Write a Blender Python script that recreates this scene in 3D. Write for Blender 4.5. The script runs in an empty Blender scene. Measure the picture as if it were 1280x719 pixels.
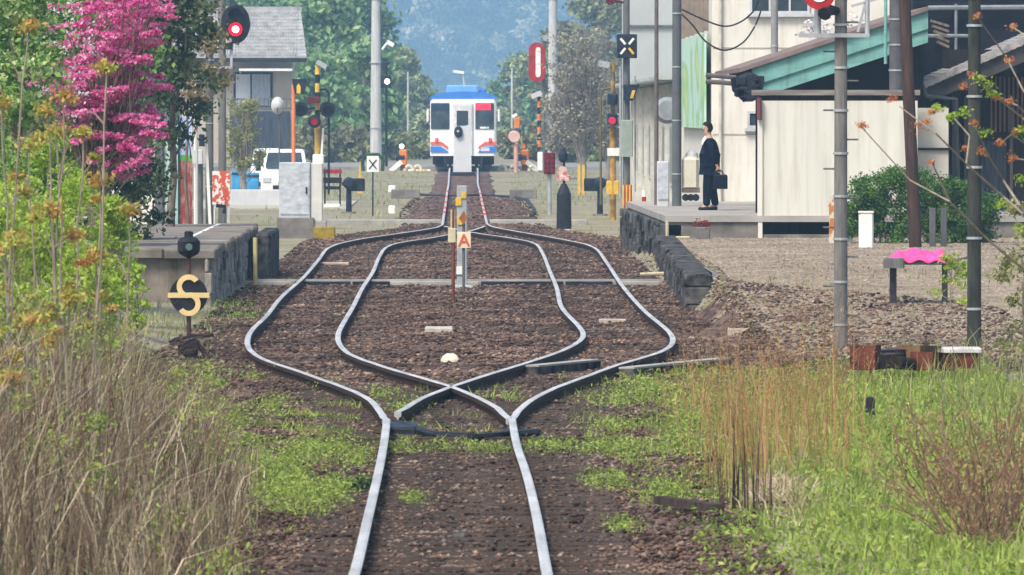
import bpy, math, random
import numpy as np
from mathutils import Vector
R = math.radians
random.seed(7)
rng = np.random.default_rng(11)
scene = bpy.context.scene
C = bpy.context.scene.collection

# ------------------------------------------------------------ camera
F = 11000.0            # focal length in pixels of a 1280 wide frame
CH = 2.67              # camera height over the rail heads
cam_d = bpy.data.cameras.new("camera")
cam = bpy.data.objects.new("camera", cam_d); C.objects.link(cam)
cam_d.sensor_width = 36; cam_d.lens = F / 1280 * 36
cam_d.clip_start = 1.0; cam_d.clip_end = 6000
cam.location = (0, 0, CH)
cam.rotation_euler = (R(90) - math.atan(219.5 / F), 0, -math.atan(58 / F))
cam_d.dof.use_dof = True
cam_d.dof.focus_distance = 150
cam_d.dof.aperture_fstop = 22
scene.camera = cam

# ------------------------------------------------------------ light
SUN_EL, SUN_AZ = 52, 215      # azimuth of the sun, clockwise from +Y (behind the camera, to the left)
w = bpy.data.worlds.new("World"); scene.world = w; w.use_nodes = True
nt = w.node_tree; bg = nt.nodes["Background"]
sky = nt.nodes.new("ShaderNodeTexSky"); sky.sky_type = 'NISHITA'; sky.sun_disc = False
sky.sun_elevation = R(SUN_EL); sky.sun_rotation = R(SUN_AZ)
sky.air_density = 1.0; sky.dust_density = 4.0; sky.ozone_density = 1.0
nt.links.new(sky.outputs[0], bg.inputs[0]); bg.inputs[1].default_value = 0.115
sd = bpy.data.lights.new("sun", 'SUN'); sd.energy = 1.9; sd.angle = R(18); sd.color = (1, .955, .88)
sun = bpy.data.objects.new("sun", sd); C.objects.link(sun)
sv = Vector((math.sin(R(SUN_AZ)) * math.cos(R(SUN_EL)), math.cos(R(SUN_AZ)) * math.cos(R(SUN_EL)), math.sin(R(SUN_EL))))
sun.rotation_euler = sv.to_track_quat('Z', 'Y').to_euler(); sun.location = (0, 0, 60)
vs = scene.view_settings; vs.view_transform = 'Standard'; vs.look = 'None'; vs.gamma = 1; vs.exposure = 0.96
vs.use_curve_mapping = False
scene.cycles.volume_bounces = 1
scene.cycles.max_bounces = 6

# ------------------------------------------------------------ helpers
def X(px, d): return (px - 582) * d / F
def Z(py, d): return CH - (py - 140) * d / F
def at(px, py, d): return (X(px, d), d, Z(py, d))
def GD(py, z=0.0): return (CH - z) * F / (py - 140)
def sstep(a, b, x):
    t = np.clip((np.asarray(x, float) - a) / (b - a), 0, 1); return t * t * (3 - 2 * t)
def H(x, y):
    """height of the ground"""
    x = np.asarray(x, float); y = np.asarray(y, float)
    h = -0.15 + 0.40 * sstep(318, 360, y)
    h = h + 0.55 * sstep(3.2, 3.65, x) * sstep(100, 128, y) * (1 - sstep(176, 200, y))
    lo = 1.5 + 1.5 * sstep(66, 92, y); h = h + 0.22 * sstep(0, 1.7, np.abs(x) - lo) * (1 - sstep(85, 125, y)) * (1 - .35 * sstep(0, 1, x))
    h = h + 0.45 * sstep(3.0, 5, -x) * (1 - sstep(90, 118, y))
    h = h + 0.10 * sstep(3.2, 4.2, -x) * sstep(118, 122, y) * (1 - sstep(150, 154, y))
    return h
def Hf(x, y): return float(H(x, y))

def mat(name, col, rough=.75, metal=0.0, var=.18, scale=4.0, bump=0.0, dark=None, emis=None, col2=None, stretch=(1, 1, 1), spec=.12, thr=(.35, .65), streak=0.0):
    m = bpy.data.materials.new(name); m.use_nodes = True
    n = m.node_tree.nodes; l = m.node_tree.links; b = n["Principled BSDF"]
    b.inputs["Roughness"].default_value = rough; b.inputs["Metallic"].default_value = metal
    b.inputs["Specular IOR Level"].default_value = spec
    tc = n.new("ShaderNodeTexCoord"); mp = n.new("ShaderNodeMapping"); mp.inputs["Scale"].default_value = stretch
    l.new(tc.outputs["Object"], mp.inputs[0])
    no = n.new("ShaderNodeTexNoise"); no.inputs["Scale"].default_value = scale; no.inputs["Detail"].default_value = 6
    no.inputs["Roughness"].default_value = .62
    l.new(mp.outputs[0], no.inputs["Vector"])
    cr = n.new("ShaderNodeValToRGB"); e = cr.color_ramp.elements
    e[0].position, e[1].position = thr
    c2 = col2 or tuple(min(1, c * (1 + var)) for c in col)
    c1 = dark or tuple(c * (1 - var) for c in col) if not col2 else col
    e[0].color = (*c1, 1); e[1].color = (*c2, 1)
    l.new(no.outputs[0], cr.inputs[0]); l.new(cr.outputs[0], b.inputs["Base Color"])
    if bump:
        bp = n.new("ShaderNodeBump"); bp.inputs["Strength"].default_value = bump; bp.inputs["Distance"].default_value = .02
        l.new(no.outputs[0], bp.inputs["Height"]); l.new(bp.outputs[0], b.inputs["Normal"])
    if streak:
        m2 = n.new("ShaderNodeMapping"); m2.inputs["Scale"].default_value = (5, 5, .45); l.new(tc.outputs["Object"], m2.inputs[0])
        n2 = n.new("ShaderNodeTexNoise"); n2.inputs["Scale"].default_value = 1.3; n2.inputs["Detail"].default_value = 7; n2.inputs["Roughness"].default_value = .7; l.new(m2.outputs[0], n2.inputs["Vector"])
        r2 = n.new("ShaderNodeValToRGB"); r2.color_ramp.elements[0].position = .33; r2.color_ramp.elements[1].position = .52
        r2.color_ramp.elements[0].color = (1 - streak, 1 - streak * 1.2, 1 - streak * 1.5, 1); r2.color_ramp.elements[1].color = (1, 1, 1, 1); l.new(n2.outputs[0], r2.inputs[0])
        mx = n.new("ShaderNodeMix"); mx.data_type = 'RGBA'; mx.blend_type = 'MULTIPLY'; mx.inputs[0].default_value = 1
        l.new(cr.outputs[0], mx.inputs[6]); l.new(r2.outputs[0], mx.inputs[7]); l.new(mx.outputs[2], b.inputs["Base Color"])
    if emis:
        b.inputs["Emission Color"].default_value = (*emis[0], 1); b.inputs["Emission Strength"].default_value = emis[1]
    return m

def leafmat(name, cols, trans=.3, rough=.6, nscale=.5, nmix=.5, rng_=(.3, .7), stain=0.0):
    """per-leaf colour (random per island) plus a slow drift of hue through the plant"""
    m = bpy.data.materials.new(name); m.use_nodes = True
    n = m.node_tree.nodes; l = m.node_tree.links; out = n["Material Output"]; n.remove(n["Principled BSDF"])
    g = n.new("ShaderNodeNewGeometry"); no = n.new("ShaderNodeTexNoise"); no.inputs["Scale"].default_value = nscale
    no.inputs["Detail"].default_value = 3
    l.new(g.outputs["Position"], no.inputs["Vector"])
    st = n.new("ShaderNodeMapRange"); st.inputs[1].default_value, st.inputs[2].default_value = rng_
    l.new(no.outputs[0], st.inputs[0])
    mx = n.new("ShaderNodeMix"); mx.inputs[0].default_value = nmix
    l.new(g.outputs["Random Per Island"], mx.inputs[2]); l.new(st.outputs[0], mx.inputs[3])
    cr = n.new("ShaderNodeValToRGB"); el = cr.color_ramp.elements
    while len(el) < len(cols): el.new(.5)
    for i, c in enumerate(cols):
        el[i].position = .15 + .7 * i / max(1, len(cols) - 1); el[i].color = (*c, 1)
    l.new(mx.outputs[0], cr.inputs[0])
    if stain:   # oil and soot stains lying on the ground
        n3 = n.new("ShaderNodeTexNoise"); n3.inputs["Scale"].default_value = .45; n3.inputs["Detail"].default_value = 5; l.new(g.outputs["Position"], n3.inputs["Vector"])
        r3 = n.new("ShaderNodeValToRGB"); r3.color_ramp.elements[0].position = .40; r3.color_ramp.elements[1].position = .60
        r3.color_ramp.elements[0].color = (1 - stain, 1 - stain * .96, 1 - stain * .88, 1); r3.color_ramp.elements[1].color = (1, 1, 1, 1); l.new(n3.outputs[0], r3.inputs[0])
        m3 = n.new("ShaderNodeMix"); m3.data_type = 'RGBA'; m3.blend_type = 'MULTIPLY'; m3.inputs[0].default_value = 1
        l.new(cr.outputs[0], m3.inputs[6]); l.new(r3.outputs[0], m3.inputs[7]); cr = m3
    col_out = cr.outputs[2] if stain else cr.outputs[0]
    d = n.new("ShaderNodeBsdfPrincipled"); d.inputs["Roughness"].default_value = rough; d.inputs["Specular IOR Level"].default_value = .2
    l.new(col_out, d.inputs["Base Color"])
    t = n.new("ShaderNodeBsdfTranslucent"); l.new(col_out, t.inputs[0])
    ms = n.new("ShaderNodeMixShader"); ms.inputs[0].default_value = trans
    l.new(d.outputs[0], ms.inputs[1]); l.new(t.outputs[0], ms.inputs[2]); l.new(ms.outputs[0], out.inputs[0])
    return m

def origin(o):
    v = Vector((0, 0, 0))
    while o is not None: v += o.location; o = o.parent
    return v

class MB:
    def __init__(s): s.v = []; s.f = []; s.mi = []; s.cur = 0
    def add(s, vs, fs):
        b = len(s.v); s.v += [tuple(p) for p in vs]; s.f += [tuple(i + b for i in f) for f in fs]; s.mi += [s.cur] * len(fs); return s
    def box(s, x0, x1, y0, y1, z0, z1):
        return s.add([(x0, y0, z0), (x1, y0, z0), (x1, y1, z0), (x0, y1, z0), (x0, y0, z1), (x1, y0, z1), (x1, y1, z1), (x0, y1, z1)],
                     [(0, 3, 2, 1), (4, 5, 6, 7), (0, 1, 5, 4), (1, 2, 6, 5), (2, 3, 7, 6), (3, 0, 4, 7)])
    def bev(s, x0, x1, y0, y1, z0, z1, b=.03):
        """box with chamfered vertical edges and top"""
        def ring(z, k): return [(x0 + k, y0 + b, z), (x0 + b, y0 + k, z), (x1 - b, y0 + k, z), (x1 - k, y0 + b, z), (x1 - k, y1 - b, z), (x1 - b, y1 - k, z), (x0 + b, y1 - k, z), (x0 + k, y1 - b, z)]
        v = ring(z0, 0) + ring(z1 - b, 0)
        v += [(x + (b if x < (x0 + x1) / 2 else -b) * .8, y + (b if y < (y0 + y1) / 2 else -b) * .8, z1) for x, y, z in ring(z1, 0)]
        f = []
        for k in (0, 8):
            for i in range(8): f.append((k + i, k + (i + 1) % 8, k + 8 + (i + 1) % 8, k + 8 + i))
        f.append(tuple(range(16, 24))); f.append(tuple(reversed(range(8))))
        return s.add(v, f)
    def obox(s, p0, p1, w, h):
        """beam from p0 to p1"""
        a, b = Vector(p0), Vector(p1); d = (b - a).normalized()
        up = Vector((0, 0, 1)) if abs(d.z) < .95 else Vector((0, 1, 0))
        u = d.cross(up).normalized() * w / 2; v = u.normalized().cross(d) * h / 2
        vs = [a - u - v, a + u - v, a + u + v, a - u + v, b - u - v, b + u - v, b + u + v, b - u + v]
        return s.add(vs, [(0, 3, 2, 1), (4, 5, 6, 7), (0, 1, 5, 4), (1, 2, 6, 5), (2, 3, 7, 6), (3, 0, 4, 7)][:])
    def cyl(s, p0, p1, r0, r1=None, n=12):
        r1 = r0 if r1 is None else r1
        a, b = Vector(p0), Vector(p1); d = (b - a).normalized()
        up = Vector((0, 0, 1)) if abs(d.z) < .9 else Vector((1, 0, 0))
        u = d.cross(up).normalized(); v = d.cross(u)
        vs = [a + (u * math.cos(t) + v * math.sin(t)) * r0 for t in [2 * math.pi * i / n for i in range(n)]]
        vs += [b + (u * math.cos(t) + v * math.sin(t)) * r1 for t in [2 * math.pi * i / n for i in range(n)]]
        return s.add(vs, [(i, (i + 1) % n, n + (i + 1) % n, n + i) for i in range(n)] + [tuple(reversed(range(n))), tuple(range(n, 2 * n))])
    def tube(s, pts, r, n=7, r1=None):
        pts = [Vector(p) for p in pts]; m = len(pts); vs = []; fs = []
        for i, p in enumerate(pts):
            d = (pts[min(i + 1, m - 1)] - pts[max(i - 1, 0)]).normalized()
            up = Vector((.13, .2, 1)) if abs(d.z) < .9 else Vector((1, .1, 0))
            u = d.cross(up).normalized(); v = d.cross(u); rr = r if r1 is None else r + (r1 - r) * i / (m - 1)
            vs += [p + (u * math.cos(2 * math.pi * k / n) + v * math.sin(2 * math.pi * k / n)) * rr for k in range(n)]
        for i in range(m - 1):
            for k in range(n): fs.append((i * n + k, i * n + (k + 1) % n, (i + 1) * n + (k + 1) % n, (i + 1) * n + k))
        fs += [tuple(reversed(range(n))), tuple(range((m - 1) * n, m * n))]
        return s.add(vs, fs)
    def prism(s, poly, y0, y1):
        """polygon in x,z extruded from y0 to y1"""
        n = len(poly); vs = [(x, y0, z) for x, z in poly] + [(x, y1, z) for x, z in poly]
        return s.add(vs, [tuple(range(n)), tuple(reversed(range(n, 2 * n)))] + [((i + 1) % n, i, n + i, n + (i + 1) % n) for i in range(n)])
    def lathe(s, x, y, prof, n=16):
        vs = []; fs = []
        for z, r in prof: vs += [(x + r * math.cos(2 * math.pi * k / n), y + r * math.sin(2 * math.pi * k / n), z) for k in range(n)]
        for i in range(len(prof) - 1):
            for k in range(n): fs.append((i * n + k, i * n + (k + 1) % n, (i + 1) * n + (k + 1) % n, (i + 1) * n + k))
        fs += [tuple(reversed(range(n))), tuple(range((len(prof) - 1) * n, len(prof) * n))]
        return s.add(vs, fs)
    def rev_y(s, x, z, prof, n=20, sx=1, sz=1):
        """lathe round an axis along y: prof of (y, r)"""
        vs = []; fs = []
        for y, r in prof: vs += [(x + sx * r * math.cos(2 * math.pi * k / n), y, z + sz * r * math.sin(2 * math.pi * k / n)) for k in range(n)]
        for i in range(len(prof) - 1):
            for k in range(n): fs.append((i * n + k, (i + 1) * n + k, (i + 1) * n + (k + 1) % n, i * n + (k + 1) % n))
        fs += [tuple(range(n)), tuple(reversed(range((len(prof) - 1) * n, len(prof) * n)))]
        return s.add(vs, fs)
    def build(s, name, m, parent=None, loc=None, smooth=False):
        if name in SPLIT and parent is not None: return s.build_split(name, m, parent, smooth)
        return s.build_one(name, m, parent, loc, smooth)
    def build_one(s, name, m, parent=None, loc=None, smooth=False):
        o0 = origin(parent) if parent is not None else Vector(loc or (0, 0, 0))
        me = bpy.data.meshes.new(name)
        me.from_pydata([(x - o0.x, y - o0.y, z - o0.z) for x, y, z in s.v], [], s.f)
        for mm in (m if isinstance(m, (list, tuple)) else [m]): me.materials.append(mm)
        if any(s.mi): me.polygons.foreach_set("material_index", s.mi)
        if smooth: me.polygons.foreach_set("use_smooth", [True] * len(me.polygons))
        me.update()
        o = bpy.data.objects.new(name, me); C.objects.link(o)
        if parent is not None: o.parent = parent
        else: o.location = o0
        return o

SPLIT = {"bracket_post", "leg", "shelf", "conduit", "overflow_pipe", "wheel", "yellow_patch", "eave_batten", "brace", "lid_bar", "foot_bar", "panel_joint"}
def build_split(s, name, m, parent, smooth):
    """one object for every separate piece collected in this builder"""
    par = list(range(len(s.v)))
    def find(i):
        while par[i] != i: par[i] = par[par[i]]; i = par[i]
        return i
    for f in s.f:
        for q in f[1:]: par[find(q)] = find(f[0])
    groups = {}
    for k, f in enumerate(s.f): groups.setdefault(find(f[0]), []).append(k)
    o = None
    for g in groups.values():
        b = MB(); ids = {}
        for k in g:
            for q in s.f[k]:
                if q not in ids: ids[q] = len(b.v); b.v.append(s.v[q])
            b.f.append(tuple(ids[q] for q in s.f[k])); b.mi.append(s.mi[k])
        o = b.build_one(name, m, parent, None, smooth)
    return o
MB.build_split = build_split
def np_mesh(name, verts, faces, m, parent=None, loc=(0, 0, 0), smooth=False):
    o0 = np.array(origin(parent) if parent is not None else loc)
    k = faces.shape[1]; me = bpy.data.meshes.new(name)
    me.vertices.add(len(verts)); me.vertices.foreach_set("co", (verts - o0).astype(np.float32).ravel())
    me.loops.add(faces.size); me.loops.foreach_set("vertex_index", faces.astype(np.int32).ravel())
    me.polygons.add(len(faces)); me.polygons.foreach_set("loop_start", np.arange(0, faces.size, k, dtype=np.int32))
    me.polygons.foreach_set("loop_total", np.full(len(faces), k, dtype=np.int32))
    if smooth: me.polygons.foreach_set("use_smooth", np.ones(len(faces), bool))
    me.materials.append(m); me.update(calc_edges=True)
    o = bpy.data.objects.new(name, me); C.objects.link(o)
    if parent is not None: o.parent = parent
    else: o.location = loc
    return o

def tag(o, label=None, cat=None, group=None, kind=None):
    if label: o["label"] = label
    if cat: o["category"] = cat
    if group: o["group"] = group
    if kind: o["kind"] = kind
    return o
def thing(name, label, cat, loc, group=None):
    o = bpy.data.objects.new(name, None); C.objects.link(o); o.location = loc; o.empty_display_size = .2
    return tag(o, label, cat, group)
def solo(name, mb, m, label, cat, loc, group=None, smooth=False):
    return tag(mb.build(name, m, None, loc, smooth), label, cat, group)
def struct(o): o["kind"] = "structure"; return o

# leaves: diamond shaped faces
def leaves(pts, size, aspect=.55, horiz=0.0):
    n = len(pts); size = np.broadcast_to(size, (n,))[:, None]
    v = rng.normal(size=(n, 3)); v[:, 2] *= (1 - horiz); v /= np.linalg.norm(v, axis=1)[:, None]
    a = rng.normal(size=(n, 3)); u = np.cross(v, a); u /= np.linalg.norm(u, axis=1)[:, None] + 1e-9
    vv = np.stack([pts - v * size, pts + u * size * aspect, pts + v * size, pts - u * size * aspect], 1).reshape(-1, 3)
    return vv, np.arange(4 * n).reshape(n, 4)
def clumps(centers, radii, n, spread=.5, flat=.7):
    """points gathered round clump centres"""
    i = rng.integers(0, len(centers), n)
    r = np.asarray(radii)[i][:, None]
    p = rng.normal(size=(n, 3)) * spread; p[:, 2] *= flat
    return np.asarray(centers)[i] + p * r
def blades(base, h, lean, w, curve=.35):
    """upright blades: base (n,3), height, lean (n,2)"""
    n = len(base); ang = rng.uniform(0, math.pi, n)
    wv = np.stack([np.cos(ang), np.sin(ang), np.zeros(n)], 1) * np.broadcast_to(w, (n,))[:, None] / 2
    h = np.broadcast_to(h, (n,)); L = np.concatenate([lean, np.zeros((n, 1))], 1)
    mid = base + L * curve * h[:, None] + np.stack([0 * h, 0 * h, h * .55], 1)
    tip = base + L * h[:, None] + np.stack([0 * h, 0 * h, h * (1 - .3 * np.linalg.norm(lean, axis=1))], 1)
    vv = np.stack([base - wv, base + wv, mid + wv * .8, mid - wv * .8, tip], 1).reshape(-1, 3)
    b = np.arange(n)[:, None] * 5
    ff = np.concatenate([b + np.array([[0, 1, 2]]), b + np.array([[0, 2, 3]]), b + np.array([[3, 2, 4]])], 0)
    return vv, ff
def join(*parts):
    vs, fs, k = [], [], 0
    for v, f in parts: vs.append(v); fs.append(f + k); k += len(v)
    return np.concatenate(vs), np.concatenate(fs)

# ------------------------------------------------------------ materials
m_rust = mat("rail rust", (.05, .030, .022), .85, 0, .35, 9)
m_rail = mat("worn rail head", (.52, .51, .49), .45, .3, .25, 5, stretch=(1, .15, 1))
m_sleeper = mat("tarred sleeper", (.055, .042, .034), .9, 0, .4, 7, bump=.4, stretch=(.4, 3, 1))
m_conc = mat("weathered concrete", (.33, .32, .29), .9, 0, .22, 2.2, bump=.2)
m_concd = mat("dark stained concrete", (.17, .155, .14), .9, 0, .4, 1.8, bump=.4)
m_stone = mat("rubble stone", (.075, .072, .07), .95, 0, .9, 3.5, bump=1, thr=(.38, .7))
m_polec = mat("concrete pole", (.46, .46, .44), .85, 0, .12, 2.5, stretch=(3, 3, .5), streak=.2)
m_poled = mat("grey weathered pole", (.12, .12, .115), .85, 0, .3, 3, stretch=(4, 4, .6))
m_poleb = mat("brown wooden pole", (.06, .036, .028), .9, 0, .35, 3, stretch=(8, 8, .6))
m_steel = mat("galvanised steel", (.42, .44, .45), .5, .5, .15, 5)
m_black = mat("black painted steel", (.018, .020, .026), .5, 0, .5, 6)
m_navy = mat("dark blue black steel", (.018, .026, .045), .5, 0, .4, 6)
m_white = mat("white paint", (.74, .74, .71), .55, 0, .08, 3)
m_cream = mat("cream wall", (.68, .655, .58), .85, 0, .07, 1.2, bump=.05, streak=.16)
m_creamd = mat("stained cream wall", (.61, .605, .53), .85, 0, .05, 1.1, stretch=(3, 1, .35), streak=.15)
m_teal = mat("teal painted board", (.18, .385, .345), .6, 0, .15, 2.5, stretch=(.5, 1, 3), streak=.22)
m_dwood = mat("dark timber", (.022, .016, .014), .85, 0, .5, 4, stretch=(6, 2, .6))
m_dwoodb = mat("dark blue boarding", (.045, .05, .065), .85, 0, .4, 3, stretch=(6, 2, .5))  # dark blue grey boards of the porch and the timber house door
m_tile = mat("grey roof tile", (.34, .34, .33), .7, 0, .3, 3)
m_glass = mat("dark window glass", (.03, .045, .055), .12, 0, .4, 1.5, spec=.6)
m_yel = mat("yellow paint", (.62, .40, .05), .6, 0, .2, 4)
m_orange = mat("orange paint", (.70, .20, .03), .55, 0, .15, 4)
m_redp = mat("red paint", (.32, .022, .022), .5, 0, .3, 4)
m_reddk = mat("dark red housing", (.10, .012, .018), .55, 0, .4, 6)
m_bwhite = mat("train white", (.78, .79, .80), .3, 0, .04, 2, streak=.1)
m_bblue = mat("train blue", (.055, .20, .58), .35, 0, .1, 2)
m_lblue = mat("train pale blue", (.16, .36, .72), .4, 0, .1, 2)
m_bred = mat("train red", (.72, .12, .06), .35, 0, .1, 3)
m_display = mat("lit red display", (.7, .02, .04), .4, emis=((1, .02, .06), .9))
m_redlamp = mat("lit red lamp", (.3, .003, .006), .3, emis=((1, .0, .012), 1.6))
m_redcore = mat("lit lamp core", (1, .6, .6), .3, emis=((1, .5, .5), 6))
m_reddim = mat("red lamp lens", (.42, .02, .05), .25, emis=((1, .02, .08), .12))
m_redoff = mat("unlit red lens", (.16, .02, .03), .3)
m_whlamp = mat("lit white lamp", (1, .9, .85), .3, emis=((1, .82, .76), 2.5))
m_graylt = mat("light grey paint", (.50, .51, .52), .6, 0, .08, 2, streak=.12)
m_silver = mat("silver cabinet paint", (.46, .49, .53), .5, .15, .22, 5, stretch=(1, 1, 2))
m_pink = mat("pink sheet", (.82, .08, .28), .6, 0, .25, 9, bump=.4)
m_bark = mat("bark", (.16, .13, .10), .9, 0, .35, 5, stretch=(4, 4, 1))
m_barkp = mat("pale stem bark", (.25, .215, .165), .9, 0, .25, 6, stretch=(4, 4, 1))
m_asph = mat("asphalt", (.24, .235, .22), .9, 0, .25, .8)

L_pink = leafmat("pink blossom", [(.46, .045, .20), (.74, .15, .40), (.90, .44, .64)], .35, nscale=3, nmix=.45)
L_dkgreen = leafmat("dark leaves", [(.02, .045, .022), (.06, .10, .04), (.17, .22, .10)], .25, nscale=1.2)
L_green = leafmat("green leaves", [(.05, .13, .025), (.14, .28, .04), (.34, .48, .14)], .35, nscale=1.0)
L_fresh = leafmat("fresh yellow green leaves", [(.16, .27, .03), (.34, .48, .05), (.52, .62, .12)], .4, nscale=1.5)
L_tuft = leafmat("young leaf tufts", [(.50, .20, .08), (.46, .40, .09), (.40, .52, .11)], .35, nscale=3, nmix=.5)
L_bud = leafmat("orange red buds", [(.42, .10, .05), (.55, .22, .10), (.55, .38, .14)], .3, nscale=8, nmix=.4)
L_white = leafmat("white blossom", [(.55, .5, .5), (.8, .76, .74)], .3)
L_hedge = leafmat("hedge leaves", [(.018, .05, .012), (.06, .15, .025), (.19, .31, .06)], .25, nscale=3)
L_twig = leafmat("twiggy grey crown", [(.17, .15, .125), (.29, .26, .21), (.36, .36, .25)], .15, nscale=.8)
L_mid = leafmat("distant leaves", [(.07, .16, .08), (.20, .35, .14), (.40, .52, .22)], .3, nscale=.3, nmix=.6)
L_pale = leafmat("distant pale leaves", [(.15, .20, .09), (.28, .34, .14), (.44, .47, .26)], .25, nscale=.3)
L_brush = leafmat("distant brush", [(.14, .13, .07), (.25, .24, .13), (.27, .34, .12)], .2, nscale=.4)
L_forest = leafmat("hill forest leaves", [(.003, .012, .010), (.02, .05, .02), (.16, .20, .07), (.58, .50, .32)], .1, nscale=.085, nmix=.8, rng_=(.38, .64))
L_grass = leafmat("fresh grass", [(.11, .15, .04), (.26, .37, .055), (.46, .51, .14)], .35, nscale=1.6)
L_straw = leafmat("dry straw", [(.22, .15, .09), (.44, .34, .21), (.75, .66, .48)], .2, nscale=2, nmix=.4)
L_stem = leafmat("dry dark stems", [(.02, .014, .010), (.15, .075, .05), (.12, .09, .055), (.25, .20, .12), (.55, .48, .34)], .1, nscale=1.4, nmix=.4)
L_dark = leafmat("dark stalks", [(.03, .018, .014), (.07, .045, .03), (.13, .085, .06)], .1)
L_rusty = leafmat("rusty dry grass", [(.26, .13, .05), (.44, .24, .09), (.58, .40, .20)], .3, nscale=3, nmix=.3)
L_sedge = leafmat("olive weeds", [(.13, .15, .05), (.25, .27, .09), (.40, .38, .18)], .3, nscale=2)

# ------------------------------------------------------------ ground
def ground_mat():
    m = bpy.data.materials.new("ground soil and grass"); m.use_nodes = True
    n = m.node_tree.nodes; l = m.node_tree.links; b = n["Principled BSDF"]; b.inputs["Roughness"].default_value = .95
    b.inputs["Specular IOR Level"].default_value = .1
    g = n.new("ShaderNodeNewGeometry")
    def noise(s, d=6):
        q = n.new("ShaderNodeTexNoise"); q.inputs["Scale"].default_value = s; q.inputs["Detail"].default_value = d; q.inputs["Roughness"].default_value = .65
        l.new(g.outputs["Position"], q.inputs["Vector"]); return q
    def ramp(src, cols):
        cr = n.new("ShaderNodeValToRGB"); el = cr.color_ramp.elements
        while len(el) < len(cols): el.new(.5)
        for i, (p, c) in enumerate(cols): el[i].position = p; el[i].color = (*c, 1)
        l.new(src.outputs[0], cr.inputs[0]); return cr
    a = ramp(noise(.35), [(.3, (.15, .17, .07)), (.42, (.28, .26, .14)), (.55, (.37, .335, .25)), (.72, (.29, .27, .22))])
    f = ramp(noise(9), [(.3, (.45, .43, .40)), (.7, (1, 1, 1))])
    mx = n.new("ShaderNodeMix"); mx.data_type = 'RGBA'; mx.blend_type = 'MULTIPLY'; mx.inputs[0].default_value = 1
    l.new(a.outputs[0], mx.inputs[6]); l.new(f.outputs[0], mx.inputs[7]); l.new(mx.outputs[2], b.inputs["Base Color"])
    return m
m_ground = ground_mat()
def sheet(name, xs, ys, hfun, m, lift=0.0):
    XX, YY = np.meshgrid(xs, ys); ZZ = hfun(XX, YY) + lift
    v = np.stack([XX, YY, ZZ], -1).reshape(-1, 3); nx, ny = len(xs), len(ys)
    i = (np.arange(ny - 1)[:, None] * nx + np.arange(nx - 1)[None]).ravel()
    return np_mesh(name, v, np.stack([i, i + 1, i + nx + 1, i + nx], 1), m, smooth=True)
xs = np.concatenate([[-600, -300, -120, -60, -30], np.arange(-16, 16.1, .4), [30, 60, 120, 300, 600]])
ys = np.concatenate([[-60, 0, 20], np.arange(30, 420, 1.5), [440, 480, 540, 650, 900, 1300, 2000, 2520]])
struct(sheet("ground", xs, ys, H, m_ground))

def hillh(x, y):
    return -.2 + (np.asarray(y) - 2500) * .34 + 9 * np.sin(np.asarray(x) * .014 + 1.1) * sstep(2500, 2600, y) + 5 * np.sin(np.asarray(x) * .045 + np.asarray(y) * .03) * sstep(2500, 2580, y)
m_hill = mat("hill soil", (.04, .06, .03), .95, 0, .4, .05)
struct(sheet("hill", np.linspace(-600, 600, 61), np.linspace(2490, 2950, 30), lambda x, y: hillh(x, y), m_hill))
# forest on the hill
cx, cy = [], []
for yy in np.arange(2506, 2660, 6.5):
    for xx in np.arange(-240, 240, 7.6):
        cx.append(xx + rng.normal() * 1.7); cy.append(yy + rng.normal() * 1.7)
cx, cy = np.array(cx), np.array(cy); nc = len(cx)
cr_ = rng.uniform(2.6, 6.4, nc); cz = hillh(cx, cy) + cr_ * 1.5
k = 190
d_ = rng.normal(size=(nc, k, 3)); d_ /= np.linalg.norm(d_, axis=2)[..., None]; d_[..., 2] = np.abs(d_[..., 2]) * 1.25 - .25
lump = 1 + .22 * np.sin(d_[..., 0] * 5 + cx[:, None]) * np.cos(d_[..., 2] * 6 + cy[:, None])
pp = np.stack([cx, cy, cz], -1)[:, None, :] + d_ * cr_[:, None, None] * lump[..., None] * rng.uniform(.85, 1.02, (nc, k, 1))
v, f = leaves(pp.reshape(-1, 3), rng.uniform(.6, 1.3, nc * k), .7)
tag(np_mesh("hillside_forest", v, f, L_forest), "blue green wooded hillside filling the far background", "forest", kind="stuff")

# ------------------------------------------------------------ haze
hz = bpy.data.materials.new("haze air"); hz.use_nodes = True
hn = hz.node_tree.nodes; hn.remove(hn["Principled BSDF"])
pv = hn.new("ShaderNodeVolumePrincipled"); pv.inputs["Color"].default_value = (.40, .69, 1.0, 1)
pv.inputs["Density"].default_value = .00038; pv.inputs["Anisotropy"].default_value = .0
hz.node_tree.links.new(pv.outputs[0], hn["Material Output"].inputs["Volume"])
hb = MB().box(-620, 620, -75, 2980, -2.5, 190).build("haze", hz); tag(hb, "thin pale blue haze in the air", "haze", kind="stuff")

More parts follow.
